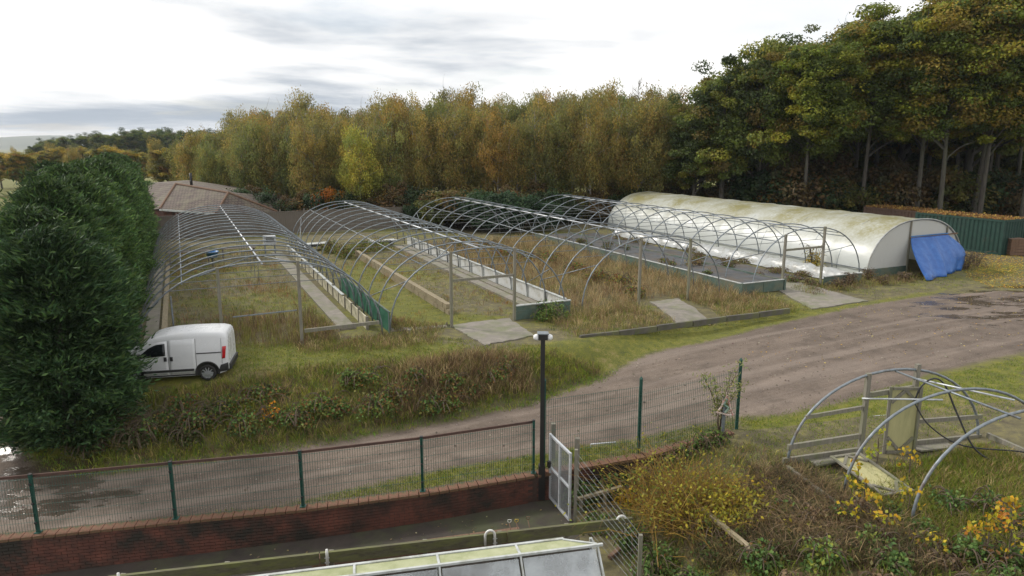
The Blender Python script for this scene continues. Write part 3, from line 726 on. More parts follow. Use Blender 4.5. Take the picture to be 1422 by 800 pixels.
for x in (-.44, .44): 
    for y in (-.41, .41): MB().box((x, y, .52), (.08, .05, 1.04)).obj('corner_post', BROWNWOOD, cr)
MB().box((0, 0, 1.055), (1.06, .96, .03)).obj('lid', BROWNWOOD, cr)

# ------------------------------------------------------------------ bungalow and board fence
def uvface(o):
    me = o.data; uvl = me.uv_layers.new(name='UVMap')
    for p in me.polygons:
        n_ = p.normal; a = Vector((0, 0, 1)).cross(n_)
        a = a.normalized() if a.length > 1e-4 else Vector((1, 0, 0)); b_ = n_.cross(a)
        for li in p.loop_indices:
            co = me.vertices[me.loops[li].vertex_index].co; uvl.data[li].uv = (co.dot(a), co.dot(b_))
hs = thing('bungalow', 'brick bungalow with hipped brown tiled roof behind the board fence', 'house', (0, 0, 0))
E0 = 1.75
def A(px, py, z): return P(px, py, z)
Ya = 60.0
r0, r1 = atY(205, 254, 66), atY(262, 250, 66)         # ridge of the main roof
hipL, hipR = atY(244, 255.5, 62.5), atY(317, 268, 59.5)
e0, e1, e2, e3 = atY(222, 290, 58.5), atY(300, 296, 57), atY(385, 294, 61), atY(200, 292, 60)
rf = MB()
rf.poly([e0, e1, hipR, hipL]); rf.poly([e1, e2, hipR]); rf.poly([e3, e0, hipL, r0]); rf.poly([hipL, hipR, r1]); rf.poly([hipL, r1, r0])
bk = Vector((e2.x + 1, 70, E0)); bl = Vector((e3.x, 70, E0))
rf.poly([e2, bk, hipR]); rf.poly([bk, r1, hipR]); rf.poly([bk, bl, r0, r1])
ro = rf.obj('roof', TILE_D, hs); uvface(ro)
def low(p, d=.0): return Vector((p.x, p.y, 0))
wl = MB(); cen = (e0 + e1 + e2 + e3) / 4
base = [low(p).lerp(Vector((cen.x, cen.y + 4, 0)), .05) for p in (e3, e0, e1, e2, bk, bl)]
wl.prism(base, (0, 0, 1.55)).obj('wall', BRICK, hs)
MB().tube([hipL.lerp(hipR, .32) + Vector((-.3, .6, .1)), hipL.lerp(hipR, .32) + Vector((-.3, .6, 1.15))], .12, 8).obj('flue', BLACKPL, ro, True)
for a, b_ in ((hipL, hipR), (e0, hipL), (e1, hipR), (hipR, e2)): MB().tube([a + Vector((0, 0, .03)), b_ + Vector((0, 0, .03))], .1, 6).obj('ridge_tiles', BROWNWOOD, ro)
MB().bar(e0 - Vector((0, .05, .08)), e1 - Vector((0, .05, .08)), .12, .14).obj('gutter', WHITEFR, ro)
bf = thing('board_fence', 'weathered grey board fence closing off the far end of the terrace', 'fence', UV(58.2, -2.2, 0), TA)
for i in range(16):
    if True:
        pn = MB(); 
        pn.box((.92, 0, .9), (1.74, .03, 1.72)); 
        o = MB().box((.92, -.03, 1.77), (1.78, .07, .05)).obj('capping', FENCEWOOD, bf); o.location = (i * 1.85, 0, random.gauss(0, .01))
        pn = pn.obj('fence_panel', FENCEWOOD, bf); pn.location = (i * 1.85, 0, random.gauss(0, .01))
        bd = MB().box((0, 0, .9), (.13, .015, 1.7)).mesh('board', FENCEWOOD) if i == 0 else bd
        for j in range(11): q = link('board', bd, pn, (.13 + j * .158, -.024, 0)); 
    MB().bar((i * 1.85, 0, 0), (i * 1.85, 0, 1.95), .1, .1).obj('post', FENCEWOOD, bf)

# ------------------------------------------------------------------ brick retaining wall with coping
def along(x0, x1, step):
    pts = []; x = x0
    while x < x1: pts.append(x); x += step
    return pts
def wall_run(label, x0, x1, top_off, bot):
    t = thing('retaining_wall', label, 'wall', (x0, float(fence_y(x0)), bot(x0)))
    o0 = Vector(t.location); brs = MB(); core = MB()
    def pt(x, dy=0.0): return Vector((x, float(fence_y(x)) + dy, 0)) - Vector((o0.x, o0.y, 0))
    xs_ = list(np.linspace(x0, x1, 30))
    ztop = lambda x: float(track_z(x)) + top_off
    rowsf = [[pt(x, .0) + Vector((0, 0, z - o0.z)) for x in xs_] for z in (0,)]
    for a, b_ in zip(xs_[:-1], xs_[1:]):                       # mortar core
        za, zb = ztop(a) - .07, ztop(b_) - .07
        q = [pt(a, -.012), pt(b_, -.012), pt(b_, .2), pt(a, .2)]
        lo = [q[0] + Vector((0, 0, bot(a) - .15 - o0.z)), q[1] + Vector((0, 0, bot(b_) - .15 - o0.z)), q[2] + Vector((0, 0, bot(b_) - .15 - o0.z)), q[3] + Vector((0, 0, bot(a) - .15 - o0.z))]
        hi = [q[0] + Vector((0, 0, za - o0.z)), q[1] + Vector((0, 0, zb - o0.z)), q[2] + Vector((0, 0, zb - o0.z)), q[3] + Vector((0, 0, za - o0.z))]
        k = len(core.v); core.v += lo + hi
        core.f += [[k + i for i in f] for f in ((0, 1, 5, 4), (4, 5, 6, 7), (2, 3, 7, 6), (1, 2, 6, 5), (3, 0, 4, 7))]
    core.obj('mortar_core', MORTAR, t)
    c = 0
    while True:                                                  # courses hang from the top edge, parallel to it
        dz = .075 + .075 * c; done = True
        for i, x in enumerate(along(x0 + (.11 if c % 2 else 0), x1 - .22, .225)):
            xm = x + .11; z = ztop(xm) - dz - .035
            if z < bot(xm) - .08: continue
            done = False
            sl = math.atan2(float(fence_y(x + .22) - fence_y(x)), .22); zs = (ztop(x + .2) - ztop(x)) / .2
            p = pt(xm, -.014 - random.random() * .006); p.z = z - o0.z
            M = Matrix.Translation(p) @ Matrix.Rotation(sl, 4, 'Z') @ Matrix.Rotation(-math.atan(zs), 4, 'Y')
            brs.box((0, 0, 0), (.215, .03, .065), 0, M)
        c += 1
        if done or c > 20: break
    o = brs.obj('brickwork', BRICK, t); o['kind'] = 'stuff'
    cm = MB().box((0, 0, 0), (.215, .30, .065)).mesh('coping_brick', COPING)
    for x in along(x0, x1 - .1, .227):
        xm = x + .11; p = pt(xm, .09); p.z = ztop(xm) - .035 - o0.z
        q = link('coping_brick', cm, t, p); q.rotation_euler = (random.gauss(0, .012), -math.atan((ztop(x + .2) - ztop(x)) / .2) + random.gauss(0, .008), math.atan2(float(fence_y(x + .22) - fence_y(x)), .22) + random.gauss(0, .015))
    return t
ybot = lambda x: float(lower_z(x, fence_y(x) - .1))
wall_run('long dark red brick retaining wall with terracotta coping below the low mesh fence', -14.0, .60, .06, ybot)
wall_run('short dark brick retaining wall behind the brambles beyond the steel gate', .60, 5.7, .06, ybot)

# ------------------------------------------------------------------ welded mesh fences
def mesh_panel(a, b_, h, z0a, z0b, parent, o0, name='mesh_panel', sp=.055, hs=.2, r=.0042):
    mb = MB(); ln = (b_ - a).length; n_ = int(ln / sp)
    for i in range(n_ + 1):
        t = i / n_; p = a.lerp(b_, t) - o0; z = z0a + (z0b - z0a) * t - o0.z
        mb.tube([(p.x, p.y, z), (p.x, p.y, z + h)], r, 3, False)
    for k in range(int(h / hs) + 1):
        A_, B_ = a - o0, b_ - o0; dz = min(k * hs + .03, h)
        mb.tube([(A_.x, A_.y - .008, z0a + dz - o0.z), (B_.x, B_.y - .008, z0b + dz - o0.z)], r * 1.1, 3, False)
    return mb.obj(name, GREENST, parent)
def on_wall(x, dy=.1): return Vector((x, float(fence_y(x)) + dy, 0))
def post_x(px, py, dy=.1):                                     # x along the wall line under that pixel
    best = min(np.linspace(-13, 8, 400), key=lambda x: abs(((x / (on_wall(x).y * math.cos(PITCH) + (CH - float(track_z(x)) - .06) * math.sin(PITCH))) * F + 711) - px))
    return float(best)
px_l = [post_x(v_, 0) for v_ in (-150, 53, 243, 420, 587, 742)]
mf = thing('mesh_fence', 'low green welded mesh fence with a red brown top rail along the brick coping', 'fence', (px_l[0], on_wall(px_l[0]).y, float(track_z(px_l[0]))))
o0 = Vector(mf.location); HF = 1.32
for i, x in enumerate(px_l):
    p = on_wall(x); z = float(track_z(x)) + .06
    q = p - o0; q.z = 0
    pt_ = MB().bar((q.x, q.y, z - o0.z), (q.x, q.y, z - o0.z + HF + .03), .06, .06).obj('post', GREENST, mf)
    MB().box((q.x, q.y, z - o0.z + HF + .045), (.07, .07, .025)).obj('post_cap', BLACKPL, pt_)
    MB().box((q.x, q.y, z - o0.z + .008), (.13, .13, .012)).obj('foot_plate', GREENST, pt_)
    for zz in (.25, .7, 1.15): MB().box((q.x, q.y - .045, z - o0.z + zz), (.05, .03, .04)).obj('clip', BLACKPL, pt_)
    if i + 1 < len(px_l):
        x2 = px_l[i + 1]; mesh_panel(on_wall(x, .055), on_wall(x2, .055), HF - .06, z + .05, float(track_z(x2)) + .11, mf, o0)
        z2 = float(track_z(x2)) + .06; p2 = on_wall(x2)
        MB().bar(Vector((p.x, p.y + .075, z + HF - .02)) - o0, Vector((p2.x, p2.y + .075, z2 + HF - .02)) - o0, .03, .06).obj('top_rail', RAILRED, mf)
px_r = [post_x(v_, 0) for v_ in (757, 887, 1026)]
px_r[2] = G(1026, 600).x
tf = thing('mesh_fence', 'tall green welded mesh fence with pointed posts beside the gate', 'fence', (px_r[0], on_wall(px_r[0]).y, float(track_z(px_r[0]))))
o0 = Vector(tf.location)
for i, x in enumerate(px_r):
    p = on_wall(x, .22 if i else .3); z = float(track_z(x)) - .02; q = p - o0; ht = (2.35, 2.05, 1.95)[i]
    pt_ = MB().bar((q.x, q.y, z - o0.z - .05), (q.x, q.y, z - o0.z + ht), .07, .07).obj('post', GREENST, tf)
    MB().tube([(q.x, q.y, z - o0.z + ht), (q.x, q.y, z - o0.z + ht + .07)], [.05, .004], 4).obj('post_cap', GREENST, pt_)
    if i < 2:
        x2 = px_r[i + 1]; mesh_panel(p + Vector((0, -.05, 0)), on_wall(x2, .17), (1.85, 1.7)[i], z + .03, float(track_z(x2)) + .01, tf, o0)

# ------------------------------------------------------------------ lamp post, gate, wire fence
lp = P(752, 690, -1.52); lp.z = -1.57
lamp = thing('lamp_post', 'square black lamp post with two white bulkhead lamps beside the gate', 'lamp post', lp)
hl = atY(752, 470, lp.y).z - lp.z
MB().box((0, 0, hl / 2), (.10, .10, hl)).obj('post', BLACKST, lamp)
MB().box((0, 0, hl + .05), (.22, .2, .14)).obj('head', BLACKST, lamp); MB().box((0, 0, hl + .13), (.26, .24, .025)).obj('cap', GALV, lamp)
for s_ in (-1, 1):
    o = MB().lathe([(0, .23), (.05, .22), (.075, .17), (.08, .11), (.07, .1)], 14, (0, 0, 0), 'x').obj('bulkhead_lamp', WHITEGL, lamp, True)
    o.location = (0, 0, hl + .03); o.rotation_euler = (0, 0, 0 if s_ > 0 else math.pi)
MB().box((0, 0, .45), (.16, .16, .9)).obj('sleeve', BLACKST, lamp)
ga, gb_ = P(763, 691, -1.55), P(791, 728, -1.62)
gd = (gb_ - ga); gl_ = Vector((gd.x, gd.y, 0)).length; gang = math.atan2(gd.y, gd.x); GHt = 1.72
gate = thing('steel_gate', 'galvanised steel mesh gate standing open beside the black lamp post', 'gate', (ga.x, ga.y, -1.58), gang)
fr = (('stile', (.02, 0, .04), (.02, 0, GHt)), ('stile', (gl_ - .02, 0, .04), (gl_ - .02, 0, GHt)), ('rail', (.05, 0, .06), (gl_ - .05, 0, .06)), ('rail', (.05, 0, GHt - .03), (gl_ - .05, 0, GHt - .03)), ('rail', (.05, 0, .86), (gl_ - .05, 0, .86)), ('muntin', (gl_ / 2, 0, .09), (gl_ / 2, 0, .83)), ('muntin', (gl_ / 2, 0, .89), (gl_ / 2, 0, GHt - .06)))
for nm, a, b_ in fr: MB().bar(a, b_, .05, .05, (0, 1, 0) if nm != 'rail' else (0, 0, 1)).obj(nm, GALV2, gate)
inf = MB(); z = -1.0
while z < GHt:
    for sg in (1, -1):
        a0 = (.04, z if sg > 0 else z + gl_); 
        pts = []
        for t in (0, 1):
            pts.append((.04 + t * (gl_ - .08), z + (t if sg > 0 else 1 - t) * gl_))
        (xa, za), (xb, zb) = pts
        ta, tb = 0.0, 1.0
        lo, hi = .07, GHt - .05
        f = lambda t: za + (zb - za) * t
        ts_ = [t for t in np.linspace(0, 1, 41) if lo <= f(t) <= hi]
        if len(ts_) > 1: inf.tube([(xa + (xb - xa) * ts_[0], .0, f(ts_[0])), (xa + (xb - xa) * ts_[-1], .0, f(ts_[-1]))], .004, 3, False)
    z += .06
inf.obj('mesh_infill', WIRE, gate)
MB().box((.06, -.05, .95), (.09, .06, .16)).obj('lock', BLACKST, gate)
for p_, h_, lab in ((P(800, 700, -1.5), 1.75, 'mossy timber gate post at the free side of the steel gate'), (P(768, 640, -1.0), .95, 'short timber post where the mesh fences meet')):
    o = MB().box((0, 0, h_ / 2 - .1), (.11, .11, h_ + .2)).obj('timber_post', TIMBER, None); o.location = p_; o.location.z = gz(p_.x, p_.y); tag(o, lab, 'post')
wa = Vector((gb_.x + .12, gb_.y - .02, 0)); wdir = Vector((.34, -.94, 0)).normalized(); wb = wa + wdir * 2.9
wf = thing('wire_fence', 'strained plain wire fence running from the steel gate past the beam', 'fence', (wa.x, wa.y, gz(wa.x, wa.y)))
o0 = Vector(wf.location); zb_ = gz(wb.x, wb.y)
for i, p in enumerate((wa, wb)): MB().bar(Vector((p.x, p.y, gz(p.x, p.y) - .2)) - o0, Vector((p.x, p.y, gz(p.x, p.y) + (1.8, 1.25)[i])) - o0, .07, .07).obj('post', (TIMBER, TIMBER)[i], wf)
for k in range(10):
    MB().tube([Vector((wa.x, wa.y, o0.z + .2 + k * .17)) - o0, Vector((wb.x, wb.y, zb_ + .1 + k * .125)) - o0], .0022, 3).obj('strand', GALV, wf)

# ------------------------------------------------------------------ timber beam, low edge, greenhouse
ba, bb = P(150, 809, -1.0), P(877, 725.5, -.95)
bm = thing('timber_beam', 'long mossy timber beam on posts in front of the greenhouse', 'beam', (ba.x, ba.y, gz(ba.x, ba.y)))
o0 = Vector(bm.location); n_ = 3
cuts = [0, .37, .735, 1.0]
for i in range(3):
    a, b_ = ba.lerp(bb, cuts[i] + (.002 if i else 0)), ba.lerp(bb, cuts[i + 1]); dz = (0, .0, .035)[i]
    MB().bar(a - o0 + Vector((0, -.0 if i < 2 else -.06, dz)), b_ - o0 + Vector((0, -.0 if i < 2 else -.06, dz)), .07, .24).obj('beam_length', TIMBER_X, bm)
for t in (.02, .2, .39, .57, .72, .86, .985):
    p = ba.lerp(bb, t); MB().bar(Vector((p.x, p.y + .09, gz(p.x, p.y) - .1)) - o0, Vector((p.x, p.y + .09, p.z + .08)) - o0, .09, .09).obj('post', TIMBER, bm)
bdir = (bb - ba).normalized()
for t, kind, lab in ((.02, 0, 'white strap upright bolted to the end of the mossy beam'), (.385, 0, 'white strap upright bolted at the beam joint near the red brick edge'), (.70, 1, 'white bent pipe hook on the beam above the greenhouse'), (.975, 1, 'white bent pipe hook at the beam end by the brambles')):
    p = ba.lerp(bb, t); hk = thing('pipe_hook', lab, 'hook', p, math.atan2(bdir.y, bdir.x))
    if kind == 0: MB().tube([(0, -.05, -.22), (0, -.05, .1), (.0, -.045, .2)], [.03, .03, .024], 8).obj('pipe', WHITEPIPE, hk, True)
    else: MB().tube([(-.1, -.06, -.1)] + [(-.1 + .0 + .1 * (1 - math.cos(a)), -.06 + .0 * a, .1 + .12 * math.sin(a)) for a in np.linspace(0, math.pi, 9)] + [(.1, -.06, -.28)], .026, 8).obj('pipe', WHITEPIPE, hk, True)
    for z in (-.06, .04): 
        for x in (-.035, .035): MB().box((x + (.1 if kind else 0), -.088, z), (.02, .012, .02)).obj('bolt', GALV2, hk)
ea, eb = P(432, 772, -1.6), P(722, 742, -1.5)
ed = thing('sleeper_edge', 'low reddish sleeper edge between the yard and the mossy beam', 'edging', (ea.x, ea.y, gz(ea.x, ea.y)))
o0 = Vector(ed.location)
for i in range(4):
    a, b_ = ea.lerp(eb, i / 4 + .004), ea.lerp(eb, (i + 1) / 4)
    a.z = gz(a.x, a.y) + .13; b_.z = gz(b_.x, b_.y) + .13; MB().bar(a - o0, b_ - o0, .2, .26).obj('sleeper', BROWNWOOD, ed)
for (pa, pb, m_, lab, hcol) in (((712, 748), (706, 722), 0, 'pale handled garden tool leaning on the sleeper edge', WHITEPIPE), ((722, 748), (713, 735), 1, 'garden fork with yellow handle leaning on the sleeper edge', None), ((738, 745), (731, 728), 2, 'garden tool with a dull brown handle by the gate end of the sleeper edge', BROWNWOOD)):
    if hcol is None: hcol = mat('yellow_plastic', (.55, .4, .03), (.45, .32, .03), .45, 0, 4, 0)
    g0 = P(pa[0], pa[1], -1.5); g0.z = gz(g0.x, g0.y) + .02; top = Vector((-.12, .35, .75))
    tl = thing('garden_tool', lab, 'tool', g0); tl.scale = (.62, .62, .5)
    MB().tube([(0, 0, .25), top], .016, 6).obj('shaft', BROWNWOOD, tl, True)
    MB().tube([top, top + Vector((-.06, .02, .05)), top + Vector((-.05, .04, .13)), top + Vector((.07, .04, .13)), top + Vector((.06, .02, .05)), top], .013, 6).obj('handle', hcol, tl, True)
    for x in (-.06, -.02, .02, .06): MB().tube([(x, -.0, .26), (x, -.04, .0)], .007, 4).obj('tine', GALV, tl)
    MB().box((0, 0, .265), (.16, .02, .03)).obj('shoulder', GALV, tl)

# greenhouse: local x along the eave, y towards the viewer's far side, z up
gr1 = P(830, 759, .2); gl1 = P(500, 801, .2); gd = (gr1 - gl1); gd.z = 0; L_g = 8.2
gx = gd.normalized(); g_org = gr1 - gx * L_g
gh = thing('greenhouse', 'lean-to greenhouse with milky panes and an algae stained cream roof strip', 'greenhouse', (g_org.x, g_org.y, -2.05), math.atan2(gx.y, gx.x))
ze, yb, zb = 2.25, .36, 2.22                                       # eave, back of the roof strip
fy, fz = -1.25, .95                                                # foot of the steep front glazing
bays = 6; bw_ = L_g / bays
for i in range(bays):
    x0, x1 = i * bw_, (i + 1) * bw_
    MB().prism([(x0 + .02, .03, ze), (x1 - .02, .03, ze), (x1 - .02 - (.5 if i == bays - 1 else 0), yb, zb), (x0 + .02, yb, zb)], (0, 0, .012)).obj('roof_sheet', CREAMROOF, gh)
    ins = .04
    nrm = Vector((0, fz - ze, -fy)).normalized()
    for h_ in range(2):
        ya, za = 0 + fy * h_ / 2, ze - .04 + (fz - ze) * h_ / 2; y2, z2 = fy * (h_ + 1) / 2, ze - .04 + (fz - ze) * (h_ + 1) / 2
        p_ = MB().prism([(x0 + ins, ya - .01, za), (x0 + ins, y2, z2 + .02), (x1 - ins, y2, z2 + .02), (x1 - ins, ya - .01, za)], (0, .004, .004)).obj('pane', GP, gh)
for i in range(bays + 1):
    x = i * bw_
    MB().bar((x, 0, ze + .005), (x, fy, fz), .03, .04).obj('glazing_bar', WHITEFR, gh)
    MB().bar((x, .05, ze + .016), (x - (.52 if i == bays else 0), yb, zb + .016), .04, .03).obj('roof_bar', WHITEFR, gh)
    MB().bar((x, fy + .02, .06), (x, fy + .02, fz), .05, .05).obj('post', WHITEFR, gh)
    MB().bar((x, yb, .06), (x, yb, zb - .02), .05, .05).obj('post', WHITEFR, gh)
MB().bar((-.03, -.0, ze + .03), (L_g + .09, -.0, ze + .03), .045, .04).obj('eave_rail', WHITEFR, gh)
MB().bar((-.03, fy, fz - .02), (L_g + .03, fy, fz - .02), .06, .06).obj('sill_rail', WHITEFR, gh)
MB().bar((-.03, yb + .03, zb), (L_g - .5, yb + .03, zb), .05, .06).obj('back_rail', WHITEFR, gh)
MB().bar((0, fy / 2, (ze + fz) / 2), (L_g, fy / 2, (ze + fz) / 2), .03, .03).obj('transom', WHITEFR, gh)
MB().box((L_g / 2, fy, fz / 2 - .03), (L_g, .1, fz - .1)).obj('dwarf_wall', BRICK, gh)
MB().prism([(L_g, yb, .05), (L_g, fy, .05), (L_g, fy, fz), (L_g, 0, ze), (L_g, yb, zb)], (.006, 0, 0)).obj('end_pane', GP, gh)
MB().box((L_g / 2, yb + .02, 1.1), (L_g, .03, 2.05)).obj('back_board', FENCEWOOD, gh)
MB().box((L_g / 2, -.3, .03), (L_g - .1, 1.7, .04)).obj('floor', CONC, gh)
bench = thing('staging_bench', 'pale slatted bench under the greenhouse panes', 'bench', tuple(Matrix.Translation(gh.location) @ Matrix.Rotation(gh.rotation_euler[2], 4, 'Z') @ Vector((L_g / 2, -.75, .05))), gh.rotation_euler[2])
for j in range(5): MB().box((0, -.28 + j * .14, .82), (7.6, .11, .025)).obj('slat', PLANK, bench)
for x in (-3.6, -1.2, 1.2, 3.6):
    for y in (-.26, .26): MB().bar((x, y, 0), (x, y, .8), .05, .05).obj('leg', PLANK, bench)
def on_bench(x, y, z=.0): return Matrix.Translation(bench.location) @ Matrix.Rotation(bench.rotation_euler[2], 4, 'Z') @ Vector((x, y, .84 + z))
REDPL = mat('red_plastic', (.5, .05, .06), (.42, .04, .05), .4, 0, 4, 0)
for x, m_, lab, r in ((1.85, BLUEPL, 'blue bucket on the bench inside the greenhouse', .17), (2.25, REDPL, 'red bucket on the bench inside the greenhouse', .16), (.6, WHITEPIPE, 'white bucket on the bench inside the greenhouse', .16)):
    bk_ = thing('bucket', lab, 'bucket', on_bench(x, 0)); MB().lathe([(0, 0), (r * .75, 0), (r, .32), (r * 1.06, .32), (r * 1.06, .29), (r * .94, .3), (r * .7, .02), (0, .02)], 16).obj('body', m_, bk_, True)
    MB().tube([(-r, 0, .3)] + [(-r * math.cos(a), 0, .3 + r * math.sin(a)) for a in np.linspace(.3, 2.84, 8)] + [(r, 0, .3)], .006, 5).obj('handle', GALV, bk_)
for i, x in enumerate((-2.6, -1.8, -.9, 3.0)):
    bg_ = tag(link('seed_tray', None, None, on_bench(x, 0)), ('pale seed tray of canes at the bench end', 'pale seed tray of canes beside another tray on the greenhouse bench', 'pale seed tray of canes next to the white bucket', 'pale seed tray of canes beyond the red bucket')[i], 'tray'); bg_.rotation_euler[2] = bench.rotation_euler[2]
    for a, d in (((0, -.15, .04), (.5, .01, .08)), ((0, .15, .04), (.5, .01, .08)), ((-.25, 0, .04), (.01, .29, .08)), ((.25, 0, .04), (.01, .29, .08)), ((0, 0, .01), (.49, .29, .01))): MB().box(a, d).obj('side', WHITEFR, bg_)
    for k in range(7): MB().tube([(random.uniform(-.2, .2), random.uniform(-.1, .1), .02), (random.uniform(-.3, .3), random.uniform(-.15, .2), random.uniform(.3, .55))], .008, 4).obj('cane', WHITEPIPE, bg_)

# ------------------------------------------------------------------ van
TH = math.radians(12)
rw = G(289, 527)
van = thing('delivery_van', 'small white panel van parked with its nose behind the conifer hedge', 'van', (0, 0, 0), math.pi + TH)
fwd = Vector((-math.cos(TH), -math.sin(TH), 0)); lft = Vector((math.sin(TH), -math.cos(TH), 0))
van.scale = (.87, .87, .87); vo = rw - fwd * .65 - lft * .65; van.location = (vo.x, vo.y, rw.z - .01)
SX = [0, .03, .10, .3, .7, 1.3, 1.9, 2.3, 2.55, 2.75, 2.95, 3.12, 3.25, 3.5, 3.7, 3.82, 3.88]
TOPZ = [1.50, 1.60, 1.665, 1.715, 1.735, 1.74, 1.715, 1.655, 1.58, 1.44, 1.27, 1.12, 1.05, .98, .90, .80, .66]
HWX = [.74, .79, .82, .835, .84, .845, .845, .845, .845, .84, .84, .83, .82, .80, .75, .69, .60]
BOTZ = [.36, .33, .30, .24, .22, .22, .22, .22, .22, .22, .22, .22, .22, .23, .25, .28, .33]
def sec(x):
    top, hw_, bt_ = np.interp(x, SX, TOPZ), np.interp(x, SX, HWX), np.interp(x, SX, BOTZ)
    return float(top), float(hw_), float(bt_)
def side_y(x, z):
    top, hw_, bt_ = sec(x); k = sst((z - .95) / .85) * .14
    lowk = .03 * (1 - sst((z - bt_) / .18)); rr = np.clip((z - (top - .16)) / .16, 0, 1)
    return float(hw_ * (1 - k - lowk) - .13 * (1 - math.sqrt(max(0, 1 - rr * rr))))
rows = []
for x in SX:
    top, hw_, bt_ = sec(x); r = []; zs = list(np.linspace(bt_, top - .16, 9)) + [top - .16 + .16 * math.sin(a) for a in np.linspace(.3, math.pi / 2, 5)]
    half = [(x, side_y(x, z), z) for z in zs]
    y_end = half[-1][1]; roof = [(x, y_end * c, top + .02 * (1 - c * c)) for c in (.6, .2)]
    h2 = half + roof; rows.append(h2 + [(p[0], -p[1], p[2]) for p in h2[::-1]])
bd_ = MB().grid(rows); nr = len(rows[0])
bd_.f.append(list(range(nr))); k0 = (len(rows) - 1) * nr; bd_.f.append([k0 + i for i in range(nr)][::-1])
for i in range(len(rows) - 1): bd_.f.append([i * nr, (i + 1) * nr, (i + 1) * nr + nr - 1, i * nr + nr - 1])
body = bd_.obj('body', VANWHITE, van, True)
em = body.modifiers.new('e', 'EDGE_SPLIT'); em.split_angle = math.radians(40)
def patch(pts_xz, name, m, parent, side=1, off=.006, n_=10, thick=.006):   # a panel that follows the van's side; outline given as bottom and top edge
    bot_, top_ = pts_xz; r = []
    for i in range(n_ + 1):
        t = i / n_; rr = []
        a = np.array([np.interp(t, np.linspace(0, 1, len(bot_)), [q[k] for q in bot_]) for k in (0, 1)]); b_ = np.array([np.interp(t, np.linspace(0, 1, len(top_)), [q[k] for q in top_]) for k in (0, 1)])
        for j in range(7):
            q = a + (b_ - a) * j / 6; rr.append((q[0], side * (side_y(q[0], q[1]) + off), q[1]))
        r.append(rr)
    o = MB().grid(r).obj(name, m, parent, True); s_ = o.modifiers.new('s', 'SOLIDIFY'); s_.thickness = thick; s_.offset = 0; return o
for sd in (1, -1):
    dr = patch(([(1.98, .30), (3.0, .30)], [(1.98, 1.50), (2.35, 1.47), (2.62, 1.36), (3.0, 1.02)]), 'front_door', VANWHITE, van, sd, .004)
    patch(([(2.05, 1.0), (2.95, .93)], [(2.05, 1.42), (2.33, 1.40), (2.58, 1.29), (2.95, .99)]), 'door_window', GLASSDK, dr, sd, .011)
    dr2 = patch(([(1.08, .30), (1.94, .30)], [(1.08, 1.54), (1.94, 1.52)]), 'sliding_door', VANWHITE, van, sd, .004)
    for x, d_ in ((2.06, dr), (1.86, dr2)): patch(([(x - .045, .80), (x + .045, .80)], [(x - .045, .95), (x + .045, .95)]), 'handle', BLACKPL, d_, sd, .02, 3, .03)
    patch(([(.22, 1.0), (1.04, 1.0)], [(.22, 1.035), (1.04, 1.035)]), 'door_rail', BLACKPL, van, sd, .008, 6, .012)
    patch(([(1.15, .40), (2.9, .40)], [(1.15, .48), (2.9, .48)]), 'side_moulding', BLACKPL, van, sd, .016, 8, .03)
    patch(([(.10, .80), (.20, .78)], [(.05, 1.22), (.17, 1.22)]), 'tail_lamp', REDLAMP, van, sd, .012, 5, .02)
    patch(([(.02, .33), (.36, .30)], [(.02, .62), (.26, .56)]), 'bumper_corner', BLACKPL, van, sd, .018, 6, .03)
    MB().box((2.9, sd * .97, 1.02), (.12, .16, .2)).obj('mirror', BLACKPL, van)
    patch(([(3.45, .66), (3.75, .62)], [(3.3, .92), (3.7, .80)]), 'headlamp', WHITEGL, van, sd, .008, 5)
    for x in (.72, 3.2):
        ar = MB(); r0, r1 = .33, .40; yy = sd * (.845); pr_ = []
        rr_ = [[(x + r * math.cos(a), sd * (max(side_y(x + r * math.cos(a), .33 + r * math.sin(a)), .7) + o_), .30 + r * math.sin(a)) for a in np.linspace(-.25, math.pi + .25, 20)] for r, o_ in ((.05, .004), (.37, .004), (.375, .022), (.41, .016), (.415, .0))]
        MB().grid(rr_).obj('wheel_arch', BLACKPL, van, True)
        wh = link('wheel', None, van, (x, sd * .775, .295)); wh.rotation_euler = (0, 0, 0 if sd > 0 else math.pi)
        MB().lathe([(.19, -.09), (.27, -.09), (.293, -.06), (.295, .05), (.27, .085), (.205, .092), (.19, .07)], 28, (0, 0, 0), 'y').obj('tyre', RUBBER, wh, True)
        cap = MB(); cap.lathe([(0, .095), (.045, .095), (.05, .085), (.05, .07), (.19, .055), (.2, .085), (.205, .088), (.2, .05), (.19, .03)], 24, (0, 0, 0), 'y')
        for s_ in range(10):
            a = 2 * math.pi * s_ / 10; cap.bar((.04 * math.cos(a), .085, .04 * math.sin(a)), (.195 * math.cos(a), .082, .195 * math.sin(a)), .03, .02, (0, 1, 0))
        cap.obj('wheel_cover', ALLOY, wh)
MB().prism([(.0, .70, .98), (.0, -.70, .98), (.0, -.66, 1.42), (.0, .66, 1.42)], (-.006, 0, 0)).obj('rear_panel', VANWHITE, van)
MB().box((-.02, 0, .45), (.09, 1.46, .2)).obj('rear_bumper', BLACKPL, van)
for sd in (1, -1):
    for a_, b_, z0_, z1_ in ((1.955, 1.967, .3, 1.5), (1.055, 1.067, .3, 1.54), (3.0, 3.01, .36, 1.0), (.205, .215, .6, 1.5)):
        patch(([(a_, z0_), (b_, z0_)], [(a_, z1_), (b_, z1_)]), 'panel_seam', RUBBER, van, sd, .0075, 2, .002)
    patch(([(.35, .235), (2.85, .235)], [(.35, .285), (2.85, .285)]), 'sill', BLACKPL, van, sd, .004, 10, .004)
wsr = [[(x + .01, y * .62 * (1 - .0), z) for y in np.linspace(-1.15, 1.15, 9)] for x, z in ((3.14, 1.125), (2.98, 1.26), (2.8, 1.415), (2.62, 1.555))]
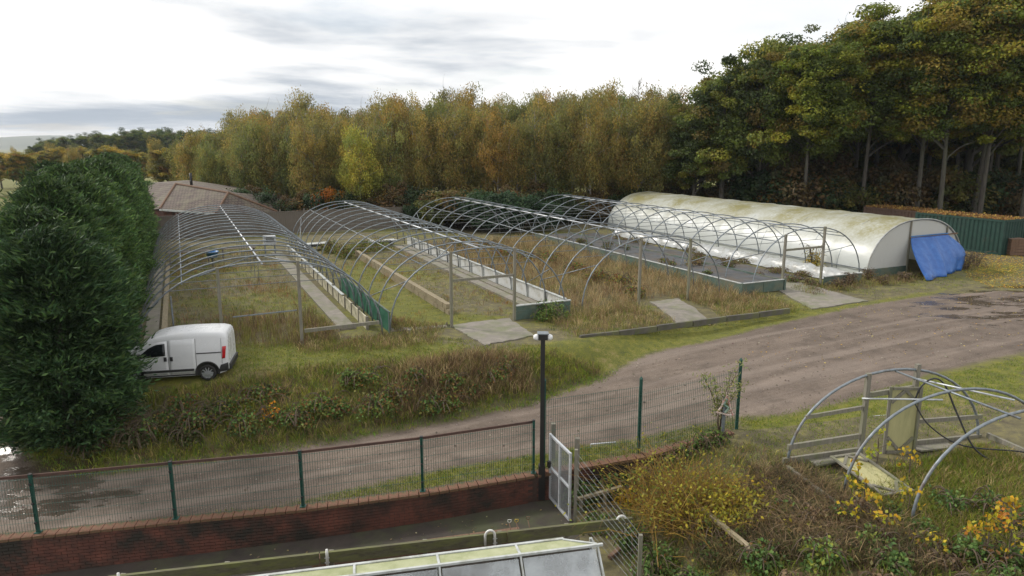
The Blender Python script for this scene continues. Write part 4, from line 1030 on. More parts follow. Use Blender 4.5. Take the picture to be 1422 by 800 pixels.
MB().grid(wsr).obj('windscreen', GLASSDK, van, True).location = (.02, 0, .02)

# ------------------------------------------------------------------ wrecked small tunnel frame
sa, sb = G(1093, 650), G(1358, 607)
sd_ = sb - sa; sw = Vector((sd_.x, sd_.y, 0)).length; sang = math.atan2(sd_.y, sd_.x)
sf = thing('small_tunnel_frame', 'wrecked small hoop frame with a timber end wall and hanging door', 'polytunnel', ((sa.x + sb.x) / 2, (sa.y + sb.y) / 2, (sa.z + sb.z) / 2), sang)
hw2, h2 = sw / 2, 2.12
hme = MB().tube(hoop_pts(hw2, h2, 29, 0, 2.05), .033, 7).mesh('hoop', GALV, True)
for y, dx, tilt in ((0, 0, 0), (-1.45, .40, .03), (-2.9, .8, -.03)):
    o = link('hoop', hme, sf, (dx, y, -.02)); o.rotation_euler = (tilt, 0, 0)
MB().tube([(.0, -.02, h2 - .05), (.15, -3.1, h2 - .05)], .024, 6).obj('ridge_pole', GALV, sf, True)
MB().tube([(.55, .05, h2 - .28), (1.4, -1.9, h2 - .22)], .022, 6).obj('brace', GALV2, sf, True)
MB().tube([(-.85, .0, 1.45), (.55, -.9, 1.62)], .022, 6).obj('brace', GALV2, sf, True)
hosep = [(.35, -.3, 1.3), (.45, -.35, 1.75), (.75, -.4, 1.95), (1.05, -.45, 1.75), (1.25, -.7, 1.1), (1.5, -1.1, .35), (2.0, -1.7, .05)]
def smooth(pts, n_=6):
    out = []
    P4 = [pts[0]] + list(pts) + [pts[-1]]
    for i in range(1, len(P4) - 2):
        p0, p1, p2, p3 = [Vector(q) for q in P4[i - 1:i + 3]]
        for k in range(n_):
            t = k / n_; out.append(.5 * ((2 * p1) + (p2 - p0) * t + (2 * p0 - 5 * p1 + 4 * p2 - p3) * t * t + (3 * p1 - p0 - 3 * p2 + p3) * t ** 3))
    return out + [Vector(pts[-1])]
MB().tube(smooth(hosep), .022, 6).obj('loose_hose', BLACKPL, sf, True)
MB().tube(smooth([(.4, -.3, 1.3), (.7, -.5, .8), (1.3, -.9, .42), (2.6, -1.3, .3), (3.4, -1.6, .1)]), .018, 6).obj('loose_hose', BLACKPL, sf, True)
dpl, dpr = -.75, .62
def hz2(x): return hoop_z(x, hw2, h2, 2.05)
for x in (dpl, dpr): MB().bar((x, .0, -.1), (x + .02, .0, hz2(x) + (.02 if x < 0 else .12)), .11, .09, (0, 1, 0)).obj('door_post', TIMBER, sf)
MB().bar((dpl + .06, 0, 1.52), (dpr - .06, 0, 1.60), .07, .12).obj('door_header', TIMBER, sf)
MB().bar((-2.35, 0, 1.12), (dpl - .06, 0, 1.22), .06, .09).obj('end_rail', TIMBER, sf)
MB().bar((-2.75, 0, .42), (dpl - .06, 0, .5), .07, .12).obj('end_rail', TIMBER, sf)
MB().bar((-2.85, 0, .05), (dpl - .06, 0, .1), .07, .2).obj('base_board', TIMBER, sf); MB().bar((-2.2, -.2, .04), (dpl - .06, -.16, .08), .3, .04).obj('ledge_board', TIMBER, sf)
MB().bar((dpr + .06, 0, .72), (2.75, 0, .66), .06, .1).obj('end_rail', TIMBER, sf)
MB().bar((dpr + .06, 0, .1), (2.8, 0, .06), .07, .24).obj('base_board', TIMBER, sf); MB().bar((dpr + .06, -.2, .1), (2.7, -.18, .06), .3, .04).obj('ledge_board', TIMBER, sf)
MB().bar((-2.95, -.3, .02), (-2.9, -4.2, -.1), .08, .22).obj('side_board', TIMBER, sf); MB().bar((-2.8, -.6, .0), (-2.7, -3.4, -.1), .08, .1).obj('side_board', PLANK, sf)
MB().bar((2.9, -.1, .12), (3.0, -4.0, .1), .08, .26).obj('side_board', TIMBER, sf); MB().bar((2.72, -.3, .06), (2.8, -4.0, .04), .2, .05).obj('ledge_board', PLANK, sf)
def door(parent, nm, M):
    o = link(nm, MB().box((0, 0, .85), (.72, .02, 1.62)).mesh('door_panel', DOORYEL), parent); o.matrix_local = M
    for a, b_ in (((-.36, -.03, 0), (-.36, -.03, 1.7)), ((.36, -.03, 0), (.36, -.03, 1.7)), ((-.31, -.03, .04), (.31, -.03, .04)), ((-.31, -.03, 1.66), (.31, -.03, 1.66)), ((-.31, -.028, .42), (.0, -.028, .08)), ((.31, -.028, .42), (.0, -.028, .08)), ((-.31, -.028, 1.3), (.0, -.028, 1.62)), ((.31, -.028, 1.3), (.0, -.028, 1.62))):
        MB().bar(a, b_, .07, .04, (0, 1, 0)).obj('batten', TIMBER, o)
    return o
door(sf, 'door', Matrix.Translation((.24, -.12, .0)) @ Matrix.Rotation(-.25, 4, 'Z'))
fd = G(1258, 690); fdt = thing('fallen_door', 'faded yellowish door panel fallen flat in the grass inside the wrecked frame', 'door', fd, sang - .35)
door(fdt, 'door_leaf', Matrix.Translation((-.2, -.1, .09)) @ Matrix.Rotation(-math.pi / 2 + .08, 4, 'X') @ Matrix.Rotation(-.35, 4, 'Y'))
for a, b_, lab in (((930, 690), (1044, 788), 'long mossy rail sloping through the undergrowth by the golden shrub'), ((846, 778), (888, 742), 'short brown plank lying under the beam end'), ((1118, 668), (1260, 752), 'grey split plank lying beside the wrecked frame'), ((802, 712), (862, 695), 'low mossy rail on posts beyond the steel gate')):
    p, q = G(*a), G(*b_); up_ = .35 if 'rail' in lab else .06
    o = thing('loose_plank', lab, 'plank', p)
    MB().bar(Vector((0, 0, up_ + .0)), q - p + Vector((0, 0, up_)), .09, .07).obj('plank', BROWNWOOD if 'brown' in lab else PLANK, o)
    if 'rail' in lab:
        for t in (.08, .62): r = p.lerp(q, t); MB().bar(Vector((r.x, r.y, gz(r.x, r.y) - .1)) - p, Vector((r.x, r.y, r.z + up_ - .03)) - p, .08, .08).obj('post', TIMBER, o)

# ------------------------------------------------------------------ trees
def limb(mb, p0, p1, r0, r1, bend=.15, n_=6, sides=6):
    p0, p1 = Vector(p0), Vector(p1); d = p1 - p0; o = Vector((random.gauss(0, 1), random.gauss(0, 1), random.gauss(0, .5))) * d.length * bend
    pts = [p0 + d * (i / n_) + o * math.sin(math.pi * i / n_) * .6 + Vector((0, 0, d.length * .06 * math.sin(math.pi * i / n_))) for i in range(n_ + 1)]
    mb.tube(pts, [r0 + (r1 - r0) * i / n_ for i in range(n_ + 1)], sides, False)
def crown(cen, rad, nclump, per, leaf, pal, crad=(.7, 1.2), flat=.6, shell=.5, palw=None, droop=0.0, lowcut=-.9):
    d = unit(rng.normal(size=(nclump * 3, 3))); d = d[d[:, 2] > lowcut][:nclump]; nclump = len(d)
    r = rng.uniform(shell ** 3, 1, nclump) ** (1 / 3)
    ph = rng.uniform(0, 6.28, 3)
    out = .80 + .16 * np.sin(d[:, 0] * 4 + ph[0]) * np.sin(d[:, 1] * 4 + ph[1]) + .12 * np.sin(d[:, 2] * 6 + ph[2]) + rng.normal(0, .07, nclump)
    cc = np.array(cen) + d * (r * out)[:, None] * np.array(rad)
    cr = rng.uniform(crad[0], crad[1], nclump)
    pal = np.array(pal, float); pi = rng.choice(len(pal), nclump, p=palw)
    k = np.repeat(np.arange(nclump), per); n_ = len(k)
    q = unit(rng.normal(size=(n_, 3))) * (rng.uniform(.25, 1, n_) ** .6)[:, None] * cr[k][:, None]
    q[:, 2] *= flat; q[:, 2] -= droop * rng.uniform(0, 1, n_) * cr[k]
    pos = cc[k] + q
    c = pal[pi[k]] * (1 + rng.normal(size=(n_, 1)) * .2) * (1 + rng.normal(size=(n_, 3)) * .06) * (rng.uniform(.75, 1.25, nclump)[k])[:, None]
    nrm = unit(q / np.array([1, 1, max(flat, .3)])) * .8 + np.array([0, 0, .75])
    return pos, np.clip(c, .004, .8), cc, nrm
def make_tree(name, h, crown_lo, rad, nclump, per, leaf, pal, trunk_r, bark=BARK, crad=(.7, 1.2), flat=.6, droop=0., nl=22, palw=None, lean=.3, shell=.5, spread=1.0, cardw=.8, lowcut=-.9, twigs=0):
    cz = (h + crown_lo) / 2; rz = (h - crown_lo) / 2
    pos, c, cc, nrm = crown((0, 0, cz), (rad, rad, rz), nclump, per, leaf, pal, crad, flat, shell, palw, droop, lowcut)
    if droop: ax = np.array([0, 0, -1.0]); v = cards(pos, leaf * rng.uniform(.7, 1.4, len(pos)), leaf * cardw * .6, ax, .45)
    else: v = facing(pos, leaf * rng.uniform(.7, 1.3, len(pos)), leaf * cardw * rng.uniform(.7, 1.2, len(pos)), nrm)
    cm = npmesh('crown', v, 4, c, LEAF)
    mb = MB(); dx, dy = random.gauss(0, lean), random.gauss(0, lean); top = Vector((dx, dy, h * .86)); n_ = 9
    def ax_(z): t = z / (h * .86); return Vector((dx * t * t + .12 * math.sin(3 * t + h), dy * t * t + .1 * math.cos(2.6 * t) - .1, z))
    zs = [-.3] + list(np.linspace(.15, h * .86, n_)); rr = [trunk_r * 1.35] + [trunk_r * (1.05 - .9 * (i / (n_ - 1)) ** 1.1) for i in range(n_)]
    mb.tube([ax_(max(z, 0)) if z >= 0 else ax_(0) + Vector((0, 0, z)) for z in zs], rr, 9, False)
    for i in rng.choice(len(cc), min(nl, len(cc)), replace=False):
        p = Vector(cc[i]); z0 = max(crown_lo * .75, min(p.z - (.5 + .5 * math.hypot(p.x, p.y)), h * .8)); t = z0 / h
        r0 = max(trunk_r * (1 - t) * .5, .03); limb(mb, ax_(z0), p, r0, .02, .12, 5, 5)
    for i in range(twigs):
        i = rng.integers(0, len(cc)); p = Vector(cc[i])
        if p.z < cz: continue
        limb(mb, p, p + Vector((random.gauss(0, .5), random.gauss(0, .5), random.uniform(.8, 1.9))), .02, .006, .1, 3, 3)
    tm = mb.mesh('trunk', bark, True)
    return cm, tm
def plant_tree(protos, name, label, cat, loc, s, rz, tint=(1, 1, 1), group=None, sxy=None):
    cm, tm = protos
    t = thing(name, label, cat, loc, rz, group); t.scale = (sxy or s, sxy or s, s)
    a = link('trunk', tm, t); b_ = link('crown', cm, t); b_.color = tuple(tint) + (1,); a.color = (1, 1, 1, 1)
    return t
SYC = [(.105, .115, .02), (.16, .15, .024), (.075, .088, .02), (.05, .062, .018), (.2, .165, .024), (.17, .115, .022), (.135, .09, .022)]
protoS = [make_tree('sycamore', 20, 6.2, 4.6, 250, 190, .23, SYC, .2, nl=30, crad=(.6, 1.5), flat=.5, palw=w_, twigs=40) for w_ in ([.22, .2, .16, .12, .12, .12, .06], [.15, .14, .16, .1, .1, .2, .15], [.28, .18, .26, .14, .08, .04, .02])]
protoL = [make_tree('sycamore', 15, 1.6, 4.6, 230, 180, .24, SYC, .3, nl=26, crad=(.6, 1.4), flat=.5, palw=[.2, .12, .28, .22, .06, .07, .05], twigs=30)]
BIR = [(.19, .165, .05), (.15, .145, .05), (.215, .165, .045), (.115, .12, .05), (.19, .13, .045)]
protoB = [make_tree('birch', 12, lo, r_, 170, 95, .2, BIR, .12, BIRCHBARK, (.4, .95), 1.3, .9, 22, palw=w_, lean=.5, shell=.35, cardw=.75, twigs=24) for lo, r_, w_ in
          ((1.5, 2.7, [.3, .25, .2, .15, .1]), (2.0, 2.3, [.2, .35, .1, .3, .05]), (1.2, 3.0, [.3, .2, .25, .1, .15]), (2.2, 2.5, [.3, .3, .15, .15, .1]), (1.0, 2.6, [.35, .2, .25, .1, .1]))]
bare = MB()
for k in range(1):
    limb(bare, (0, 0, -.2), (.2, .1, 12), .1, .012, .02, 9, 6)
    for i in range(60):
        z = random.uniform(4, 11.6); a = random.uniform(0, 6.28); ln_ = (12.6 - z) * .3; p1 = Vector((.2 * z / 12 + math.cos(a) * ln_, math.sin(a) * ln_, z + ln_ * .9)); p0 = Vector((.2 * z / 12, .1 * z / 12, z))
        limb(bare, p0, p1, .025, .007, .1, 4, 3)
        for j in range(4): q = p0.lerp(p1, random.uniform(.4, 1)); limb(bare, q, q + Vector((random.gauss(0, .3), random.gauss(0, .3), random.uniform(.3, .8))), .009, .005, .1, 2, 3)
bare_me = bare.mesh('branches', BIRCHBARK)
def bush_proto(h, rad, pal, n_=60, per=110, leaf=.16, flat=.8):
    return make_tree('shrub', h, .1, rad, n_, per, leaf, pal, .06, TWIG, (.35, .7), flat, 0., 16, shell=.55, lowcut=-.75)
DARKG = [(.022, .04, .016), (.03, .052, .02), (.016, .03, .013), (.04, .055, .02)]
BRN = [(.10, .06, .025), (.075, .05, .022), (.13, .08, .022), (.055, .05, .02)]
MIXG = [(.07, .075, .018), (.05, .06, .018), (.10, .085, .02), (.085, .055, .02)]
protoU = [bush_proto(3, 2.0, DARKG), bush_proto(3, 2.0, BRN), bush_proto(3, 2.0, MIXG)]

def top_at(px, tab): return float(np.interp(px, [a for a, _ in tab], [b_ for _, b_ in tab]))
BT = [(200, 205), (250, 190), (290, 176), (330, 172), (370, 147), (430, 138), (500, 140), (560, 128), (640, 124), (700, 128), (760, 122), (840, 122), (900, 120), (945, 128), (1000, 120)]
birch_lab = ['olive gold birch in the wood behind the frames', 'green tinged birch in the wood behind the frames', 'rusty leaved birch in the wood behind the frames']
k = 0
for row, (Y0, dY, stepx, dyt) in enumerate(((66, 2.0, 21, 10), (71, 2.2, 19, -2), (77, 2.5, 19, -6), (85, 3, 22, -4))):
    px = 292 - 12 * row + random.uniform(0, 8)
    while px < (955 if row else 930):
        Y_ = Y0 + random.gauss(0, dY * .5) + (px < 420) * (420 - px) * .03
        yt = top_at(px, BT) + dyt + random.gauss(0, 8); zt_ = atY(px, yt, Y_).z; g0 = atY(px, 300, Y_)
        kind = random.choices((0, 1, 2), (.52, .3, .18))[0]; b_ = random.uniform(.8, 1.15)
        tint = ((1, .98, .88), (.84, .98, .9), (1.1, .92, .78))[kind]; tint = tuple(c * b_ * .92 for c in tint)
        z_ = gz(g0.x, Y_)
        plant_tree(protoB[k % 5], 'birch_tree', birch_lab[kind].replace('in the wood behind the frames', ('at the front edge of the wood ', 'in the second rank of the wood ', 'in the third rank of the wood ', 'deep in the wood ')[row] + ('behind the bungalow' if px < 420 else 'behind the lined bed frame' if px < 620 else 'behind the straw grass frame' if px < 800 else 'next to the sycamores')), 'tree', (g0.x, Y_, z_), max(zt_ - z_, 5) / 12.3, random.uniform(0, 6.28), tint, 'birches in the wood, ' + ('olive', 'green', 'rusty')[kind] + ' rank %d bay %d' % (row + 1, (px > 420) + (px > 620) + (px > 800)), sxy=max(zt_ - z_, 5) / 12.3 * random.uniform(.85, 1.15))
        k += 1; px += stepx * random.uniform(.7, 1.35)
for px, yt, Y_, lab in ((878, 97, 70, 'bare topped pale birch standing out above the wood'), (150 / 1 + 217, 146, 78, 'thin bare birch at the low end of the wood'), (893, 125, 69, 'leafless birch with a white stem at the edge of the wood')):
    g0 = atY(px, 300, Y_); t = thing('bare_birch', lab, 'tree', (g0.x, Y_, gz(g0.x, Y_))); zt_ = atY(px, yt, Y_).z; t.scale = (zt_ / 12.8,) * 3; link('branches', bare_me, t)
# understorey along the wood's edge
und_lab = ['dark evergreen bush at the foot of the wood', 'russet brown bush at the foot of the wood', 'mixed green and brown bush at the foot of the wood']
for i in range(64):
    px = 300 + i * 10.3 + random.uniform(-6, 6); Y_ = random.uniform(61.5, 65.5) if i % 3 else random.uniform(58.5, 60.5)
    if px < 560: Y_ = max(Y_, 62.5)
    g0 = atY(px, 300, Y_)
    while toUV(g0)[0] < 54.5: Y_ += 1; g0 = atY(px, 300, Y_)
    kind = random.choices((0, 1, 2), (.35, .35, .3))[0]
    s_ = random.uniform(.7, 1.25); plant_tree(protoU[kind], 'bush', und_lab[kind], 'bush', (g0.x, Y_, 0), s_, random.uniform(0, 6.28), (1, 1, 1), 'understorey bushes, ' + ('dark', 'russet', 'mixed')[kind])
for px, py, Y_, s_, tint, lab in ((455, 262, 62, 1.15, (2.0, .95, .4), 'small maple with bright orange leaves at the edge of the wood'), (500, 195, 63, 8.6 / 3, (1.3, 1.4, .8), 'yellow green young tree glowing at the edge of the wood')):
    g0 = atY(px, 300, Y_); plant_tree(protoU[2] if s_ < 2 else protoB[3], 'young_tree', lab, 'tree', (g0.x, Y_, 0), s_ if s_ < 2 else .72, 1.0, tint, sxy=s_ * .75 if s_ < 2 else .85)
for px, Y_, s_ in ((655, 58.5, 1.1), (690, 57.5, 1.25), (722, 57, 1.15), (755, 58, .9)):
    g0 = atY(px, 300, Y_); plant_tree(protoU[0], 'bush', 'rounded dark conifer like bush behind the frame over straw grass', 'bush', (g0.x, Y_, 0), s_, Y_, (.8, 1.0, 1.1), 'dark bushes behind the straw grass frame')
# tall sycamores
sy = [(1115, 58, 50, 2, 'dark green sycamore with a grey trunk rising behind the covered polytunnel'), (1197, 59, 12, 0, 'tall yellow green sycamore behind the middle of the covered polytunnel'), (1270, 57.5, -12, 0, 'tall sycamore rising straight behind the green container'),
      (1303, 55.5, -15, 1, 'tall sycamore with rusty leaves beside the green container'), (1357, 56, -30, 1, 'twin stemmed sycamore with orange brown leaves past the green container'), (1420, 55, -40, 0, 'tall yellowing sycamore behind the plank screen'), (1480, 56, -40, 2, 'tall green sycamore beyond the plank screen')]
for px, Y_, yt, v_, lab in sy:
    g0 = atY(px, 300, Y_); plant_tree(protoS[v_], 'sycamore_tree', lab, 'tree', (g0.x, Y_, 0), (h_ := atY(px, yt, Y_).z * 1.1) / 20, px * .37, (.86, .98, .74), sxy=h_ / 20 * (1.0 if h_ > 16 else 1.1))
g0 = atY(1350, 300, 57); o = MB(); limb(o, (0, 0, -.2), (.9, .3, 12), .26, .1, .03, 8, 8); tag(o.obj('leaning_tree', BARK), 'leaning second stem beside the twin stemmed sycamore', 'tree').location = (g0.x, 57, 0)
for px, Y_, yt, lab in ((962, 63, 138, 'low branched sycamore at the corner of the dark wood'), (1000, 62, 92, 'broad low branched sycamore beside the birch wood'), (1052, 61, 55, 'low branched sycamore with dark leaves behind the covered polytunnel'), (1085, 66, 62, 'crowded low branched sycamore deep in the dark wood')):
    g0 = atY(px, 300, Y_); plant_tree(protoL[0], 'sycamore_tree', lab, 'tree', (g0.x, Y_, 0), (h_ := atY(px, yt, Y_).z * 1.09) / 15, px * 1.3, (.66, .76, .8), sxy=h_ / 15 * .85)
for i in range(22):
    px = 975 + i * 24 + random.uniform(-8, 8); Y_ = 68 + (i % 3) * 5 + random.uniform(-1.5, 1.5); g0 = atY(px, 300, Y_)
    plant_tree((protoS + protoL)[i % 4], 'sycamore_tree', 'shaded tree crowded in the depth of the dark wood', 'tree', (g0.x, Y_, 0), atY(px, top_at(px, [(960, 140), (1000, 100), (1060, 66), (1120, 64), (1160, 34), (1200, 14), (1500, -20)]) + random.gauss(0, 6), Y_).z * 1.08 / (20 if i % 4 < 3 else 15), i * 1.7, (.75, .78, .8), 'trees in the depth of the dark wood')  # lowered leaf tint puts the shade of the deep wood into the colour
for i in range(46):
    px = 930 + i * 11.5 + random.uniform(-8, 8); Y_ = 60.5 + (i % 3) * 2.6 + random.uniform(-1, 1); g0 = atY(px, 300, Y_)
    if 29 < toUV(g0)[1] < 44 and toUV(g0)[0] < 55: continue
    plant_tree(protoU[(0, 2, 0, 1)[i % 4]], 'bush', 'shaded bush under the tall sycamores', 'bush', (g0.x, Y_, 0), random.uniform(1.1, 2.0), i * 2.1, (.75, .8, .8), 'bushes under the sycamores')  # dimmed tint, so the leaf colour carries the shade beneath the sycamores
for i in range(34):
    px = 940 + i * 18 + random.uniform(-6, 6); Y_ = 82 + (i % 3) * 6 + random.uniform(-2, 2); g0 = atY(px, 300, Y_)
    plant_tree(protoL[0], 'thicket_tree', 'shade tinted low branched tree closing the back of the wood', 'tree', (g0.x, Y_, 0), random.uniform(.6, .8), i * 1.1, (.5, .55, .6), 'shade tinted trees closing the back of the wood', sxy=random.uniform(.7, .95))  # strong dark tint paints the gloom beneath the canopy into the leaves
# far trees beyond the hedge
far_lab = ['distant golden tree beyond the conifer hedge', 'distant dark green tree on the skyline']
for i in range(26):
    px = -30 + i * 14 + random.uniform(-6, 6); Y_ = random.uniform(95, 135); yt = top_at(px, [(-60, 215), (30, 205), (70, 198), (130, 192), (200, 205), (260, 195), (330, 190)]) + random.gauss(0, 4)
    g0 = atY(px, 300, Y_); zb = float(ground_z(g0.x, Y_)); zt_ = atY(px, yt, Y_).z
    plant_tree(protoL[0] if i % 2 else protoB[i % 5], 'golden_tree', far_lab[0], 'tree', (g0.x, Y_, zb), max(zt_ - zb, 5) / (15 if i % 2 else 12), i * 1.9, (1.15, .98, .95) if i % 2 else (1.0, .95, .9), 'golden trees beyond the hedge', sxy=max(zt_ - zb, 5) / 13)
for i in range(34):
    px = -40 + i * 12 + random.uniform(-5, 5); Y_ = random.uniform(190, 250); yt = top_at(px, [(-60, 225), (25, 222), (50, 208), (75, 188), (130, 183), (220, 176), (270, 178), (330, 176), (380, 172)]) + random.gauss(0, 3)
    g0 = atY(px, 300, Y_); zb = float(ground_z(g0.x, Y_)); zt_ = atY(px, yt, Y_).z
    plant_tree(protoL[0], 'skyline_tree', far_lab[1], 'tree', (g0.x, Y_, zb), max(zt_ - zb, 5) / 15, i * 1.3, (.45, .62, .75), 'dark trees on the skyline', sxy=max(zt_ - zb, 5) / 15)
# far hills
HM = mat('far_hill', (.09, .10, .05), (.06, .075, .04), .95, 0, .004, 0)
rows = []
for j in range(5):
    r = []
    for i in range(80):
        x = -3600 + i * 60; t = (j / 4); y = 2100 + j * 260
        hgt = 40 * math.exp(-((x + 1750) / 520) ** 2) + 14 * math.exp(-((x + 700) / 500) ** 2) + 18 * math.sin(x * .009) * .3 + 14
        r.append((x, y, -12 + hgt * math.sin(t * math.pi * .5) * (1 if j < 4 else .9)))
    rows.append(r)
tag(MB().grid(rows).obj('hills', HM, None, True), kind='structure')

# conifer hedge
CON = [(.042, .08, .027), (.032, .064, .024), (.06, .105, .03), (.024, .05, .021)]
def conifer(h, rad, n_):
    z = h * rng.uniform(0, 1, n_) ** .8; a = rng.uniform(0, 6.28, n_); lay = .82 + .18 * np.sin(z * 5.2 + np.sin(a * 3) * 1.5 + a * 2)
    pr_ = np.interp(z / h, [0, .06, .2, .7, .88, 1], [.72, .9, 1, .9, .68, .12]) * rad * (1 + .12 * np.sin(a * 5 + z * 1.3))
    rr = pr_ * lay * rng.uniform(.45, 1.06, n_) ** .5
    ns = 330; si = rng.integers(0, ns, n_); sel = rng.uniform(0, 1, n_) < .62; sa_ = rng.uniform(0, 6.28, ns); sz = h * rng.uniform(0, 1, ns) ** .85
    sr = np.interp(sz / h, [0, .06, .2, .7, .88, 1], [.72, .9, 1, .9, .68, .12]) * rad * rng.uniform(.72, 1.3, ns)
    spx = np.stack([np.cos(sa_) * sr, np.sin(sa_) * sr, sz], 1)[si] + rng.normal(0, 1, (n_, 3)) * np.array([.2, .2, .085]) - np.stack([np.cos(sa_[si]), np.sin(sa_[si]), np.zeros(n_)], 1) * rng.exponential(.22, n_)[:, None]
    pos = np.stack([np.cos(a) * rr, np.sin(a) * rr, z - .08 * rr], 1)
    pos[sel] = spx[sel]; a = np.where(sel, sa_[si], a); z = np.clip(pos[:, 2], 0, h); rr = np.hypot(pos[:, 0], pos[:, 1])
    ax = np.stack([np.cos(a), np.sin(a), .1 + .75 * (z / h)], 1)
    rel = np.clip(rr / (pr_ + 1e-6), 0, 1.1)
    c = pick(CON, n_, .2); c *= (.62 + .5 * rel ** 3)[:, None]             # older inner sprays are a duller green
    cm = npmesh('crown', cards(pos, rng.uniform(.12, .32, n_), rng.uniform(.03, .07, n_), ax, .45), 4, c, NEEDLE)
    mb = MB(); mb.tube([(0, 0, -.6), (0, .03, .3), (.05, 0, h * .5), (0, 0, h * .93)], [.2, .15, .1, .02], 8, False)
    for i in range(26): z0 = random.uniform(.3, h * .8); a_ = random.uniform(0, 6.28); limb(mb, (0, 0, z0), (math.cos(a_) * rad * .8, math.sin(a_) * rad * .8, z0 + .3), .03, .01, .06, 3, 4)
    return cm, mb.mesh('trunk', BARK, True)
protoC = [conifer(6, 1.75, 80000), conifer(6, 1.6, 60000), conifer(6, 1.7, 60000)]
hl_ = ['bushy conifer at the front end of the hedge, hiding the nose of the van', 'second conifer of the hedge, beside the parked van', 'third conifer of the hedge counted from the parked van']
random.seed(4); uu = 21.8
for i in range(16):
    v_ = (-3.3, -3.95, -3.85)[i] if i < 3 else -3.75 + random.gauss(0, .22)
    p = UV(uu, v_); hh = 5.05 + .25 * min(i, 4) + random.gauss(0, .3) + (.3 if i in (3, 4) else 0) - (.25 if i == 0 else 0)
    zb = gz(p.x, p.y); s_ = (hh - zb) / 6
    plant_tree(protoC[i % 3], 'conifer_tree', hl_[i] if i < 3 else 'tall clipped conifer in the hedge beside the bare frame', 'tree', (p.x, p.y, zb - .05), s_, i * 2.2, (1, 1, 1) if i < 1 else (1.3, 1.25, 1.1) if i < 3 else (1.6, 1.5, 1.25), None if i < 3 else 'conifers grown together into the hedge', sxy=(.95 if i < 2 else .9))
    if 5 < i < 8:
        p = UV(uu + .9, v_ - 1.5); zb = gz(p.x, p.y)
        plant_tree(protoC[(i + 1) % 3], 'conifer_tree', 'conifer on the outer side of the hedge above the gravel', 'tree', (p.x, p.y, zb - .05), (5.2 + .1 * i + random.gauss(0, .15) - zb) / 6, i * 1.2 + 1, (1, 1, 1), 'conifers on the outer side of the hedge', sxy=1.0)
    uu += 2.35 + random.gauss(0, .25)

# ------------------------------------------------------------------ grass and weeds
BEDS = [(25, 48, 4.95, 6.9), (25, 48, -1.8, -.8), (25, 48.2, 13.0, 14.5), (24.9, 46.2, 23.6, 26.5), (26.3, 48, 26.5, 29.7), (25.2, 47, 30.2, 31.8), (25.6, 51.5, 33.0, 40.7), (22.2, 25.6, 9.1, 11.7), (21.9, 25.6, 17.7, 20.4), (21.7, 26.6, 25.0, 28.7)]
def clear(x, y, grav=.0):
    uu_, vv_ = toUV((x, y)); k = np.ones(np.shape(x), bool)
    for a, b_, c, d in BEDS: k &= ~((uu_ > a) & (uu_ < b_) & (vv_ > c) & (vv_ < d))
    return k & (polydist(x, y, TRACK) < grav)
def grass(name, label, poly, ntuft, per, h, cols, wd=.016, lean=(.2, .7), spread=.09, keep=None, clump=None, cat='grass'):
    P_ = scatter(poly, ntuft, keep)
    if clump is not None: P_ = P_[pnoise(P_[:, 0], P_[:, 1], clump[0], clump[2]) > clump[1] + rng.normal(0, .25, len(P_))]
    n_ = len(P_) * per; tuft_h = rng.uniform(h[0], h[1], len(P_)); tc_ = np.array(cols)[rng.integers(0, len(cols), len(P_))]
    b_ = np.repeat(P_, per, 0); b_[:, :2] += rng.normal(0, spread, (n_, 2)); b_[:, 2] -= .03
    v = blades(b_, np.repeat(tuft_h, per) * rng.uniform(.55, 1.1, n_), wd * rng.uniform(.7, 1.4, n_), rng.uniform(lean[0], lean[1], n_))
    c = np.clip(np.repeat(tc_, per, 0) * (1 + rng.normal(size=(n_, 1)) * .22), .004, .9)
    o = link(name, npmesh(name, v, 4, c, BLADE)); o.color = (1, 1, 1, 1); return tag(o, label, cat, kind='stuff')
def rect(u0, u1, v0, v1): return [UV(u0, v0), UV(u1, v0), UV(u1, v1), UV(u0, v1)]
STRAW = [(.26, .19, .095), (.20, .14, .07), (.30, .235, .125), (.15, .10, .055), (.13, .12, .045)]
OLIVE = [(.115, .13, .026), (.16, .155, .035), (.09, .105, .022), (.2, .17, .05)]
GREEN = [(.1, .145, .018), (.145, .175, .02), (.07, .11, .016), (.18, .185, .025)]
BROWN = [(.13, .085, .05), (.09, .06, .038), (.17, .12, .07), (.11, .095, .04)]
ck = lambda x, y: clear(x, y, -.15)
grass('grass', 'rough olive and straw grass under the frame beside the hedge', rect(25.5, 52, -.8, 4.9), 5200, 8, (.12, .34), OLIVE + STRAW[:2] + GREEN[:1], keep=ck)
grass('dry_weeds', 'tall brown seed heads in the doorway of the frame beside the hedge', rect(25, 29.5, .4, 4.6), 700, 8, (.4, .75), BROWN + OLIVE[:2], .014, (.05, .3), keep=ck)
grass('grass', 'yellowing mossy grass under the frame with the block wall', rect(25.6, 52, 7, 13.1), 5200, 7, (.06, .2), GREEN[1:] + OLIVE + STRAW[:1] + [(.24, .17, .04)], keep=ck)
grass('dry_weeds', 'brown weeds along the concrete kerb strip of the lined bed', rect(26, 44, 11.6, 13.2), 900, 8, (.2, .5), BROWN + STRAW[1:3], keep=ck, clump=(.8, .0, 1))
RUST = [(.2, .1, .045), (.16, .075, .035), (.24, .14, .06), (.12, .07, .035)]
grass('dry_weeds', 'rusty weed patches under the frame beside the hedge', rect(26, 50, -.7, 4.9), 2600, 9, (.2, .5), RUST + STRAW[:2], .015, (.15, .6), keep=ck, clump=(.7, .35, 3))
grass('dry_weeds', 'rusty and yellow weed patches under the frame with the block wall', rect(26, 50, 7, 13), 2600, 9, (.15, .45), RUST + [(.24, .19, .03)], .015, (.15, .6), keep=ck, clump=(.8, .3, 7))
